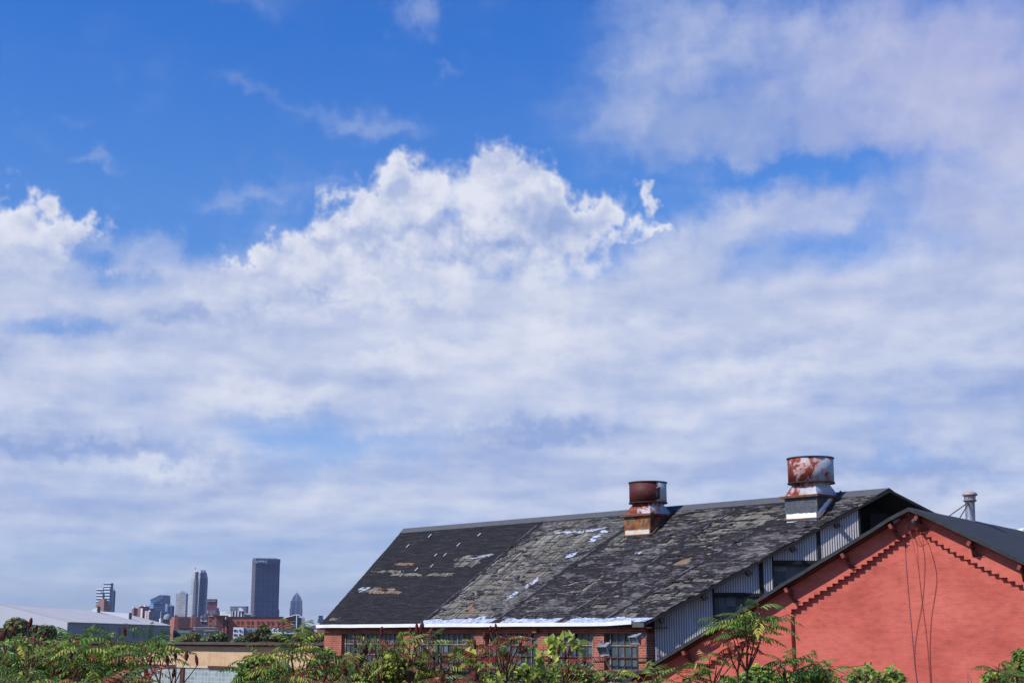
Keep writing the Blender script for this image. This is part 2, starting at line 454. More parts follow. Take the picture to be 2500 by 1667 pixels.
g.put(b.inputs['Base Color'], g.ramp(st, [(0.3, (.06, .04, .028)), (0.5, (0.17, 0.105, 0.065)), (0.7, (0.30, 0.23, 0.17))]))
M['rustboards'] = m
# roofing felt, new and old
def felt(name, stops, sc, bs):
    m, g, b = newmat(name, 0.85, spec=0.18)
    uv = uvof(g)
    s1 = g.noise(mul(g, uv, (sc[0], sc[1], 1)), 1.0, 8, 0.68, 0.5)
    s2 = g.noise(mul(g, uv, (5.0, 9.0, 1)), 1.0, 6, 0.7)
    f = g.m('MULTIPLY_ADD', g.m('SUBTRACT', g.m('ADD', g.m('MULTIPLY', s1, 0.66), g.m('MULTIPLY', s2, 0.34)), .5), 1.35, .5)
    g.put(b.inputs['Base Color'], g.ramp(f, stops))
    bump(g, b, g.m('ADD', s1, s2), bs, 0.03)
    return m
M['felt_new'] = felt('black_roofing_felt', [(0.30, (0.007, 0.007, 0.008)), (0.48, (0.016, 0.015, 0.017)), (0.60, (0.030, 0.028, 0.030)), (0.72, (0.085, 0.075, 0.068))], (1.1, 11.0), 0.9)
M['felt_old'] = felt('crumbling_roofing_felt', [(0.38, (0.009, 0.008, 0.009)), (0.50, (0.024, 0.021, 0.023)), (0.56, (0.058, 0.052, 0.057)), (0.62, (0.14, 0.13, 0.145)), (0.70, (0.30, 0.28, 0.31))], (2.2, 15.0), 1.0)
M['felt_grey'] = felt('faded_grey_felt', [(0.32, (0.016, 0.015, 0.015)), (0.44, (0.05, 0.046, 0.046)), (0.52, (0.10, 0.094, 0.092)), (0.60, (0.17, 0.162, 0.155)), (0.70, (0.28, 0.265, 0.255))], (2.6, 12.0), 1.0)
m, g, b = newmat('silver_coating', 0.45, 0.0, 0.5)
s1 = g.noise(mul(g, uvof(g), (4, 9, 1)), 1.0, 7, 0.7)
g.put(b.inputs['Base Color'], g.ramp(s1, [(0.36, (0.07, 0.075, 0.09)), (0.46, (0.32, 0.36, 0.45)), (0.62, (0.52, 0.57, 0.70))]))
M['silver'] = m

EX = [  # stretches where the felt has gone (outlines read off the roof), with the board colour
    (1, [(960, 1377), (975, 1373), (1026, 1374), (1024, 1381), (962, 1381)]),
    (0, [(906, 1394), (936, 1391), (986, 1391), (984, 1397), (926, 1398)]),
    (0, [(948, 1406), (956, 1398), (1113, 1398), (1106, 1407)]),
    (0, [(1098, 1369), (1130, 1357), (1208, 1351), (1200, 1359), (1166, 1370)]),
    (0, [(1092, 1386), (1105, 1373), (1175, 1369), (1154, 1384)]),
    (0, [(868, 1448), (882, 1435), (969, 1434), (966, 1441)]), (1, [(900, 1449), (912, 1442), (986, 1442), (980, 1449)]),
    (0, [(802, 1516), (810, 1507), (830, 1507), (826, 1514)]),
    (0, [(1253, 1342), (1312, 1309), (1363, 1298), (1466, 1296), (1415, 1338), (1299, 1345)]),
    (0, [(1238, 1366), (1256, 1349), (1388, 1348), (1366, 1369)]),
    (0, [(1190, 1402), (1233, 1380), (1346, 1382), (1297, 1428), (1190, 1430)]),
    (0, [(1150, 1428), (1185, 1406), (1262, 1408), (1228, 1446), (1146, 1446)]),
    (0, [(1110, 1462), (1146, 1432), (1230, 1436), (1200, 1470), (1108, 1474)]), (1, [(1128, 1494), (1150, 1474), (1170, 1472), (1160, 1492)]),
    (0, [(1044, 1514), (1095, 1482), (1150, 1482), (1130, 1512)]),
    (0, [(1401, 1452), (1440, 1425), (1471, 1403), (1476, 1407), (1440, 1440), (1414, 1453)]),
    (0, [(1470, 1345), (1480, 1338), (1526, 1336), (1518, 1345)]), (0, [(1500, 1330), (1525, 1312), (1536, 1314), (1516, 1334)]),
    (0, [(1614, 1330), (1640, 1306), (1652, 1306), (1626, 1332)]),
    (1, [(1640, 1380), (1668, 1362), (1692, 1360), (1672, 1378)]), (0, [(1576, 1382), (1590, 1373), (1612, 1372), (1600, 1382)]),
    (0, [(1616, 1437), (1640, 1424), (1700, 1412), (1752, 1414), (1736, 1426), (1650, 1440)]),
    (0, [(1554, 1474), (1588, 1452), (1696, 1446), (1640, 1462), (1606, 1472)]),
    (0, [(1486, 1510), (1514, 1496), (1566, 1497), (1557, 1510)]),
    (0, [(1692, 1311), (1738, 1280), (1768, 1257), (1892, 1245), (1872, 1268), (1806, 1296), (1749, 1310)]),
    (0, [(1800, 1292), (1850, 1264), (1885, 1262), (1850, 1290)]),
]
EXUV = [(k, [roofuv(*p) for p in poly]) for k, poly in EX]
SIL = [[(1424, 1338), (1440, 1314), (1470, 1296), (1486, 1297), (1450, 1318), (1430, 1338)], [(1376, 1364), (1398, 1350), (1414, 1348), (1400, 1362)],
       [(1276, 1436), (1304, 1416), (1322, 1410), (1306, 1424), (1282, 1438)], [(1240, 1458), (1256, 1446), (1270, 1444), (1252, 1460)],
       [(1150, 1520), (1165, 1508), (1186, 1504), (1176, 1518)], [(1100, 1369), (1170, 1360), (1206, 1350), (1206, 1354), (1180, 1362)],
       [(874, 1442), (884, 1435), (902, 1435), (896, 1442)], [(1540, 1352), (1560, 1345), (1572, 1346), (1560, 1353)], [(1356, 1299), (1420, 1297), (1480, 1290), (1486, 1292), (1420, 1301), (1360, 1303)]]
SILUV = [[roofuv(*p) for p in poly] for poly in SIL]
def inside(poly, x, y):
    r = False; j = len(poly) - 1
    for i in range(len(poly)):
        xi, yi = poly[i]; xj, yj = poly[j]
        if (yi > y) != (yj > y) and x < (xj - xi) * (y - yi) / (yj - yi) + xi: r = not r
        j = i
    return r
def fb(x, y, z=0.0, o=3):
    return mnoise.fractal(Vector((x, y, z)), 1.0, 2.0, o)
SEAMS = [0.364, 0.589, 0.772, 0.885]
LU, LV = 20.4, 7.0
def classify(u, v):
    """0 new felt, 1 old felt, 2 boards bare, 3 rusty boards bare, 4 silver coat"""
    U_, V_ = u * LU, v * LV
    w1 = fb(U_ * 1.7, V_ * 5, 1.3) * 0.16; w2 = fb(U_ * 3.1, V_ * 3, 8.1) * 0.05
    uu = u + w1 / LU; vv = v + w2 / LV
    # silver coat brushed along the eave
    se = (0.040 if u > .364 else 0.002) + fb(U_ * 1.2, 3.3) * 0.014
    if u > .364:
        for s in (0.589, 0.772): 
            if s - 0.012 < u - v * 0.2 < s + 0.022: se = 0.0
    if v < se and not (u > .93 and v > .03): return 4
    for poly in SILUV:
        if inside(poly, uu, vv) and fb(U_ * 4, V_ * 9, 5) < 0.25: return 4
    for k, poly in EXUV:
        if inside(poly, uu, vv):
            course = abs((v * LV / 0.30) % 1.0)
            if fb(U_ * 1.6, V_ * 4.5, 2.2) > 0.34 + (0.0 if u < .36 else -0.06): break
            if u > .364 and course < 0.13 and fb(U_ * 0.9, math.floor(V_ / 0.30) * 3.7) > -0.05: break
            return 3 if k else 2
    if 0.366 < u < 0.60:
        if fb(U_ * 0.9, V_ * 3.2, 4.4) > (0.12 if v < 0.62 else 0.3) and v > .05 and u < .364 + .225 * 0.85: return 2
    elif u > 0.60:
        if fb(U_ * 0.8, V_ * 4.4, 9.4) > 0.50: return 2
    if u < 0.364: return 0
    for s in SEAMS:
        if abs(u - s - 0.004) < 0.0085 + 0.004 * fb(V_ * 3, s * 40): return 0
    if u < .589 and fb(U_ * 1.3, V_ * 3.5, 12.6) > -.22: return 5
    if fb(U_ * 0.7, V_ * 3.0, 15.2) > 0.27: return 5
    return 0 if fb(U_ * 0.5, V_ * 2.0, 6.6) > 0.33 else 1

NU, NV = 372, 118
grid = {}
def gp(i, j):
    k = (i, j)
    if k not in grid:
        u, v = i / NU, j / NV
        U_, V_ = u * LU, v * LV
        ju = fb(i * 0.9, j * 0.8, 3) * 0.35 / NU if 0 < i < NU else 0
        jv = fb(i * 0.8, j * 0.9, 7) * 0.35 / NV if 0 < j < NV else 0
        c = (V_ / 0.30) % 1.0
        old = 1.0 if u > .364 else 0.45
        h = 0.022 + 0.016 * (1 - c) * old + 0.030 * old * fb(U_ * 2.2, V_ * 7.5, 11, 4) + 0.02 * fb(U_ * .5, V_ * .5, 4)
        for s in SEAMS:
            d = abs(u - s) * LU
            if d < 0.12: h += 0.02 * (1 - d / 0.12)
        grid[k] = (u + ju, v + jv, max(0.008, h))
    return grid[k]
mb = MB(); mbs = MB(); nv = 0
vid = {}
def gid(b_, i, j):
    k = (id(b_), i, j)
    if k not in vid:
        u, v, h = gp(i, j); vid[k] = len(b_.v); b_.v.append(roofpt(u, v, h))
    return vid[k]
for j in range(NV):
    for i in range(NU):
        u, v = (i + .5) / NU, (j + .5) / NV
        if v > 0.955: continue
        k = classify(u, v)
        if k in (2, 3): continue
        b_ = mbs if k == 4 else mb
        ids = [gid(b_, i, j), gid(b_, i + 1, j), gid(b_, i + 1, j + 1), gid(b_, i, j + 1)]
        b_.f.append(tuple(ids)); b_.mi.append(0 if k == 4 else (2 if k == 5 else k))
        for (a, c) in ((i, j), (i + 1, j), (i + 1, j + 1), (i, j + 1)):
            uu, vv, _ = gp(a, c); b_.uv.append((uu * LU, vv * LV))
roof = MB()
dk = [roofpt(0, 0), roofpt(1, 0), roofpt(1, 1), roofpt(0, 1)]
NS = 40
kr = {}
for i in range(NS):                                       # deck in strips so UVs fan with the seams
    for j in range(8):
        q = [(i / NS, j / 8), ((i + 1) / NS, j / 8), ((i + 1) / NS, (j + 1) / 8), (i / NS, (j + 1) / 8)]
        roof.face([roofpt(*p) for p in q], 0, [(p[0] * LU, p[1] * LV) for p in q])
# rusty patches of deck 4 mm proud
for k, poly in EXUV:
    if k:
        us = [p[0] for p in poly]; vs = [p[1] for p in poly]; u0, u1, v0, v1 = min(us) + .002, max(us) - .002, min(vs), max(vs)
        q = [(u0, v0), (u1, v0), (u1, v1), (u0, v1)]
        roof.face([roofpt(p[0], p[1], .004) for p in q], 1, [(p[0] * LU, p[1] * LV) for p in q])
for a, c in ((E1, R1), (E2, R2)): pass
dn = Vector((0, 0, -0.085))
roof.face([R1, R2, E3, E4], 2)                             # far slope
for a, c in ((E1, R1), (R1, E4), (E2, R2), (R2, E3)):      # rake boards
    roof.face([a, c, c + dn, a + dn], 3)
roof.face([E1 + dn, E2 + dn, R2 + dn, R1 + dn], 3); roof.face([R1 + dn, R2 + dn, E3 + dn, E4 + dn], 3)
roof.face([E1, E2, E2 + dn, E1 + dn], 2); roof.face([E3, E4, E4 + dn, E3 + dn], 2)
rf = roof.build('roof', [M['boards'], M['rustboards'], M['tar'], plain('shade_black_timber', (.018, .016, .016), .9)], shed)  # rake boards and underside; the underside's black is shade put into the colour
def build_child(mb, name, mats, par):
    """sub-part of a part whose own parent is the thing Empty"""
    root = par.parent
    return mb.build(name, mats, par, origin=Vector(root['_o']))
build_child(mb, 'roofing_felt', [M['felt_new'], M['felt_old'], M['felt_grey']], rf)
par_ = {i: i for i in range(len(mbs.f))}
def find(i):
    while par_[i] != i: par_[i] = par_[par_[i]]; i = par_[i]
    return i
seen = {}
for i, f in enumerate(mbs.f):
    for q in f:
        if q in seen: par_[find(i)] = find(seen[q])
        else: seen[q] = i
comps = {}
for i in range(len(mbs.f)): comps.setdefault(find(i), []).append(i)
bigs = [c for c in comps.values() if len(c) >= 10]
for c in bigs:
    sub = MB(); mp = {}
    for i in c:
        for q in mbs.f[i]:
            if q not in mp: mp[q] = len(sub.v); sub.v.append(mbs.v[q])
        sub.f.append(tuple(mp[q] for q in mbs.f[i])); sub.mi.append(0); sub.uv += mbs.uv[i * 4:i * 4 + 4]
    build_child(sub, 'silver_coating', M['silver'], rf)
# ridge capping: smooth slate grey strip
M['cap'] = plain('ridge_cap_felt', (0.085, 0.088, 0.098), 0.8, var=0.15, scl=4)
mb = MB()
K = 30
for i in range(K):
    a, c = i / K, (i + 1) / K
    mb.face([roofpt(a, .948, .052), roofpt(c, .948, .052), roofpt(c, 1.0, .058), roofpt(a, 1.0, .058)])
    mb.face([roofpt(a, .948, .0), roofpt(c, .948, .0), roofpt(c, .948, .052), roofpt(a, .948, .052)])
    ra, rc = roofpt(a, 1, .058), roofpt(c, 1, .058)
    mb.face([ra, rc, rc + Vector((.30, .22, -.16)), ra + Vector((.30, .22, -.16))])
mb.face([roofpt(1, .948, 0), roofpt(1, .948, .052), roofpt(1, 1, .058), roofpt(1, 1, 0)])
build_child(mb, 'ridge_cap', M['cap'], rf)
# narrow bright repair strips running up the slope
M['strip'] = plain('pale_repair_strip', (0.42, 0.42, 0.50), 0.7)
for (x0, y0, x1, y1) in [(1047, 1314, 1056, 1306), (993, 1339, 1004, 1331), (1167, 1311, 1175, 1304), (1116, 1336, 1125, 1328), (1062, 1360, 1069, 1354), (1084, 1360, 1094, 1353), (1052, 1387, 1060, 1380), (1014, 1396, 1024, 1388)]:
    mb = MB(); (u0, v0), (u1, v1) = roofuv(x0, y0), roofuv(x1, y1); w = .028 / LU
    mb.face([roofpt(u0 - w, v0, .065), roofpt(u0 + w, v0, .065), roofpt(u0 + w, v1, .065), roofpt(u0 - w, v1, .065)], 0, [(0, 0), (.1, 0), (.1, .5), (0, .5)])
    build_child(mb, 'repair_strip', M['strip'], rf)
# raised battens over the seams
M['seam'] = plain('seam_grey', (0.17, 0.17, 0.20), .8, var=.6, scl=6)
for s in SEAMS:
    mb = MB(); P = [roofpt(s + .0012 * fb(j * .7, s * 9), j / 40, .030 + .022 * fb(j * .6, s * 50)) for j in range(38)]
    mb.tube(P, [.022 + .008 * fb(j * .9, s * 20) for j in range(38)], 5)
    build_child(mb, 'seam_batten', M['seam'], rf)
# white gutter board along the eave
M['white'] = plain('white_gutter_paint', (0.74, 0.74, 0.72), 0.5, var=0.12, scl=2)
mb = MB()
eave_d = (E2 - E1).normalized(); out = -n_in
GL = (E2 - E1).length
def epx(px, back=0.0, z=None):
    """point on a vertical plane parallel to the eave, set back by 'back'"""
    p0 = E1 + n_in * back
    p = hit(px, 1540, p0, out); 
    return Vector((p.x, p.y, E1.z if z is None else z))
for i in range(16):
    a = E1 + eave_d * (GL * 0.972 * i / 16 - .12 * (i == 0)); c = E1 + eave_d * (GL * 0.972 * (i + 1) / 16)
    dz = [0.012 * fb(i * 1.3, 2), 0.012 * fb((i + 1) * 1.3, 2)]
    if i == 15: dz[1] = 0.05
    p = [a + out * .02 + Vector((0, 0, -.085 + dz[0])), c + out * .02 + Vector((0, 0, -.085 + dz[1])), c + out * .02 + Vector((0, 0, .035 + dz[1])), a + out * .02 + Vector((0, 0, .035 + dz[0]))]
    mb.prism(p, out * .09)
mb.build('gutter', M['white'], shed)
mb = MB()
a = E1 + eave_d * GL * .972; mb.box((a + E2) / 2 + out * .01 + Vector((0, 0, -.06)), (E2 - a) / 2, out * .05, (0, 0, .07))
mb.build('eave_end_board', plain('old_grey_board', (0.10, 0.095, 0.085), .9), shed)

# brick front: piers, lintel band, windows
M['brick'] = brick_mat('orange_red_brick', (0.42, 0.115, 0.065), (0.30, 0.075, 0.045), (0.44, 0.36, 0.30))
M['rustpaint'] = plain('rusty_brown_paint', (0.10, 0.035, 0.022), 0.85, var=.4, scl=4)
BACK = 0.20
def wpt(px, z, back=BACK):
    p = epx(px, back); return Vector((p.x, p.y, z))
def wallbox(mb, x0, x1, z0, z1, back, depth=.35, mi=0):
    a, c = wpt(x0, z0, back), wpt(x1, z0, back)
    mb.prism([a, c, Vector((c.x, c.y, z1)), Vector((a.x, a.y, z1))], n_in * depth, mi)
zt = CZ + 0.17; zw = CZ + 0.075
PIERS = [(792, 834), (985, 1010), (1157, 1184), (1312, 1338), (1448, 1474), (1558, 1577)]
mb = MB()
for x0, x1 in PIERS: wallbox(mb, x0, x1, 0, zw, BACK, .4)
wallbox(mb, 792, 1577, zw + .002, zt - .1, BACK - .035, .4)
wallbox(mb, 793, 1576, zt - .098, CZ + .30, BACK + .03, .4)
for k in range(5):
    wallbox(mb, PIERS[k][1] + 1, PIERS[k + 1][0] - 1, 0, 3.2, BACK + .05, .3)
# end wall towards the left, set under the overhang
a = wpt(792, 0); mb.prism([a + n_in * .4, a + n_in * .75, Vector((*(a + n_in * .75).xy, CZ + .3)), Vector((*(a + n_in * .4).xy, CZ + .3))], eave_d * .3)
bk = R1 + (R1 - E1) * .9; a2 = Vector((a.x + .1, a.y + .45, 0)); c2 = Vector((bk.x, bk.y, 0)); top = Vector((R1.x + .25, R1.y - .2, R1.z - .2))
mb.prism([a2, c2, Vector((c2.x, c2.y, CZ + .3)), top, Vector((a2.x, a2.y, CZ + .25))], Vector((.3, 0, 0)))
mb.build('brick_wall', M['brick'], shed)
mb = MB(); wallbox(mb, 770, 1590, CZ + .225, CZ + .25, .01, .8); mb.build('soffit', M['rustpaint'], shed)
mb = MB(); wallbox(mb, 1299, 1309, CZ + .09, CZ + .27, .04, .13); mb.build('rafter_bracket', plain('bracket_wood', (.22, .07, .04)), shed)

m, g, b = newmat('old_window_glass', 0.12, spec=0.6)
u, v, _ = g.sep(uvof(g))
wnz = g.n('ShaderNodeTexWhiteNoise', noise_dimensions='2D'); g.put(wnz.inputs['Vector'], g.comb(g.m('FLOOR', g.m('DIVIDE', u, .27)), g.m('FLOOR', g.m('DIVIDE', v, .37))))
n = g.noise(mul(g, uvof(g), (9, 1.2, 1)), 1, 4, .6)
c = g.ramp(g.m('ADD', g.m('MULTIPLY', wnz.outputs['Value'], .5), g.m('MULTIPLY', n, .5)), [(0.25, (0.02, 0.03, 0.038)), (0.55, (0.05, 0.07, 0.085)), (0.8, (0.11, 0.14, 0.16))])
g.put(b.inputs['Base Color'], c); g.put(b.inputs['Roughness'], g.m('MULTIPLY_ADD', n, .5, .1))
bump(g, b, n, .25, .02)
M['glass'] = m
M['sash'] = plain('rusty_cream_sash', (0.27, 0.20, 0.14), .8, var=.5, scl=5)
M['sashd'] = plain('dark_steel_sash', (0.05, 0.03, 0.03), .8, var=.4, scl=5)
for k in range(5):
    xa, xb = PIERS[k][1] + .5, PIERS[k + 1][0] - .5
    a, c = wpt(xa, 0, BACK + .14), wpt(xb, 0, BACK + .14); Lw = (c - a).length; d = (c - a).normalized()
    fr = MB()
    z0, z1 = 3.2, zw - .002
    nb_ = max(2, round(Lw / .27)); step = Lw / nb_
    for i in range(nb_ + 1):
        p = a + d * step * i
        big = i % 4 == 1 or i in (0, nb_)
        w = .034 if big else .010
        fr.box(Vector((p.x, p.y, (z0 + z1) / 2)), d * w / 2, n_in * .02, (0, 0, (z1 - z0) / 2), 1 if (i % 8 == 5 and big) else 0)
    z = z1
    while z > z0:
        fr.box(Vector(((a.x + c.x) / 2, (a.y + c.y) / 2, z)), d * Lw / 2, n_in * .017, (0, 0, .016)); z -= .385
    fr.box(Vector(((a.x + c.x) / 2, (a.y + c.y) / 2, CZ - 1.29)) - n_in * .03, d * Lw / 2, n_in * .06, (0, 0, .055), 1)
    wf = fr.build('window', [M['sash'], M['sashd']], shed)
    gl = MB(); q = [a + n_in * .03, c + n_in * .03]
    nn = 10
    for i in range(nb_):
        p, p2 = q[0] + d * step * i, q[0] + d * step * (i + 1)
        tilt = n_in * rr(-.004, .004)
        gl.face([Vector((p.x, p.y, z0)) + tilt, Vector((p2.x, p2.y, z0)) - tilt, Vector((p2.x, p2.y, z1)) - tilt, Vector((p.x, p.y, z1)) + tilt])
    build_child(gl, 'glass_panes', M['glass'], wf)

# end gable: corrugated sheets, openings, posts
YG = 45.27
m, g, b = newmat('corrugated_sheet', 0.5, 0.15, 0.5)
n = g.noise(mul(g, uvof(g), (3, .6, 1)), 1, 6, .65)
g.put(b.inputs['Base Color'], g.ramp(n, [(0.3, (0.40, 0.37, 0.37)), (0.6, (0.56, 0.53, 0.53)), (0.8, (0.66, 0.62, 0.62))]))
M['corr'] = m
def gx(px, py=1400): return hit(px, py, Vector((0, YG, 0)), Vector((0, 1, 0))).x
def gz(px, py): return hit(px, py, Vector((0, YG, 0)), Vector((0, 1, 0))).z
def rake_z(x): return E2.z + (x - E2.x) * (R2.z - E2.z) / (R2.x - E2.x) - .095
def yg(x): return 45.27 - .40 * max(0, min(1, (x - E2.x) / (R2.x - E2.x)))
def corr(x0, x1, zb, name='corrugated_panel'):
    mb = MB(); pitch = .0765; per = 6
    n = int((x1 - x0) / pitch * per)
    prev = None
    for i in range(n + 1):
        x = x0 + (x1 - x0) * i / n; ph = i % per; y = yg(x) + (.045 if ph == 0 else (.012 if ph in (1, per - 1) else -.008))
        cur = (Vector((x, y, zb)), Vector((x, y, max(zb, rake_z(x)))))
        if prev and cur[1].z > zb + .01: mb.face([prev[0], cur[0], cur[1], prev[1]], 0)
        prev = cur
    mb.build(name, M['corr'], shed)
corr(gx(1595), gx(1737), 2.5)
corr(gx(1740), gx(1850), gz(1800, 1448))
corr(gx(1860), gx(1883), 4)
corr(gx(1885), gx(1993), gz(1940, 1369))
corr(gx(2001), gx(2096), 4)
mb = MB()
for x0, x1 in ((1736, 1741), (1850, 1860), (1883, 1886), (1993, 2001), (2096, 2100), (1580, 1586)):
    a, c = gx(x0), gx(x1); y_ = yg(a) - .03; mb.prism([(a, y_, 3), (c, y_, 3), (c, y_, rake_z(c)), (a, y_, rake_z(a))], (0, .14, 0))
for (x0, x1, py) in ((1741, 1850, 1451), (1886, 1993, 1373)):
    a, c = gx(x0), gx(x1); z = gz(x0, py); mb.box(((a + c) / 2, yg(a) - .01, z), ((c - a) / 2, 0, 0), (0, .05, 0), (0, 0, .06))
a = gx(2160, 1300); mb.prism([(a - .25, YG + .2, 6), (a + .05, YG + .2, 6), (a + .12, YG + .2, 10.3), (a - .4, YG + .2, 10.3)], (0, .1, 0))
mb.build('gable_frame', plain('dark_timber', (.02, .018, .018), .9), shed)
mb = MB()
for (x0, x1, py) in ((1741, 1850, 1455), (1886, 1993, 1377)):
    a, c = gx(x0), gx(x1); z = gz(x0, py); mb.face([(a, YG + .12, 4), (c, YG + .12, 4), (c, YG + .12, z), (a, YG + .12, z)])
mb.build('gable_window', M['glass'], shed)
mb = MB(); a, c = gx(1891), gx(1921); z1_, z0_ = gz(1900, 1381), gz(1900, 1393)
mb.face([(a, YG + .105, z0_), (c, YG + .105, z0_), (c, YG + .105, z1_), (a, YG + .105, z1_)])
mb.build('pane_reflection', plain('grey_reflection', (.20, .21, .23), .4, var=.5, scl=8), shed)  # reflection in the gable window, painted as a grey patch
mb = MB()
xs0, xs1 = wpt(1576, 0).x, E3.x - .4
mb.prism([(gx(1577), YG + .55, 0), (xs1, YG + .55, 0), (xs1, YG + .55, E2.z - .2), (R2.x, YG + .55, R2.z - .2), (gx(1577) + .2, YG + .55, E2.z - .1)], (0, .1, 0))
mb.build('interior_shade_panel', M['black'], shed)  # black sheet standing in for the shade inside the openings
for t in (.07, .24, .42, .60, .78):                        # purlin ends under the rake
    mb = MB(); p = E2.lerp(R2, t) + Vector((0, .12, -.22)); mb.box(p, (.05, 0, .025), (0, .30, 0), (-.03, 0, .06)); mb.build('purlin', M['black'], shed)

# ------------------------------------------------------------------ rusty roof ventilators
def vent_mat(name, cut, mode):
    m, g, b = newmat(name, 0.62, 0.0, 0.3)
    uv = uvof(g); u, v, _ = g.sep(uv)
    q = mul(g, uv, (9, 1.6, 1))
    n = g.noise(q, 1.6, 7, .7, .4); n2 = g.noise(mul(g, uv, (16, 5, 1)), 1, 6, .7)
    galv = g.ramp(n2, [(0.3, (0.30, 0.32, 0.35)), (0.7, (0.52, 0.54, 0.57))])
    rust = g.ramp(n2, [(0.25, (0.055, 0.012, 0.010)), (0.5, (0.15, 0.028, 0.016)), (0.66, (0.30, 0.09, 0.03)), (0.8, (0.50, 0.28, 0.14))])
    if mode == 0: rust = g.ramp(n2, [(0.25, (0.045, 0.011, 0.013)), (0.55, (0.085, 0.018, 0.018)), (0.70, (0.13, 0.028, 0.016)), (0.86, (0.40, 0.22, 0.11))])
    if mode == 0:      # rust with one clean edge
        f = g.m('ADD', g.m('MULTIPLY', g.m('SUBTRACT', cut, u), 7.0), g.m('MULTIPLY', g.m('SUBTRACT', n, .5), 1.8))
        mk = g.sstep(f, -.02, .06)
    else:
        f = g.m('ADD', g.m('MULTIPLY', g.m('SUBTRACT', cut, u), 3.4), g.m('MULTIPLY', g.m('SUBTRACT', n, .47), 4.6))
        mk = g.sstep(f, -.05, .12)
    pinkf = g.sstep(g.m('ADD', f, g.m('MULTIPLY', n2, .6)), -.35, .25)
    c = g.mix(pinkf, galv, g.ramp(n, [(0.3, (.46, .38, .38)), (0.6, (.42, .15, .14))]) if mode else (.46, .45, .47, 1))
    c = g.mix(mk, c, rust)
    g.put(b.inputs['Base Color'], c); bump(g, b, n2, .25, .01)
    return m
def patch_rust(name, base, lo):
    m, g, b = newmat(name, 0.7, 0.0, 0.3)
    n = g.noise(objc(g), 3.2, 7, .68); n2 = g.noise(objc(g), 9, 5, .7)
    c = g.ramp(n, [(lo, base), (lo + .05, (.30, .13, .035)), (lo + .14, (.18, .06, .025)), (lo + .25, (.07, .03, .035))])
    g.put(b.inputs['Base Color'], g.mix(1.0, c, g.ramp(n2, [(.3, (.6, .6, .6)), (.7, (1.3, 1.3, 1.3))]), 'MULTIPLY'))
    return m
M['rusty'] = plain('rust_brown', (0.15, 0.055, 0.025), .8, var=.45, scl=6)
M['lip'] = plain('orange_rust', (0.15, 0.062, 0.035), .8, var=.5, scl=5)
M['rim'] = plain('dark_rim', (0.05, 0.025, 0.02), .7, var=.4, scl=6)
M['flash'] = plain('white_sealant', (0.88, 0.88, 0.86), .6, var=.08, scl=3)
M['flashdirty'] = plain('stained_sealant', (0.58, 0.52, 0.42), .6, var=.3, scl=3)
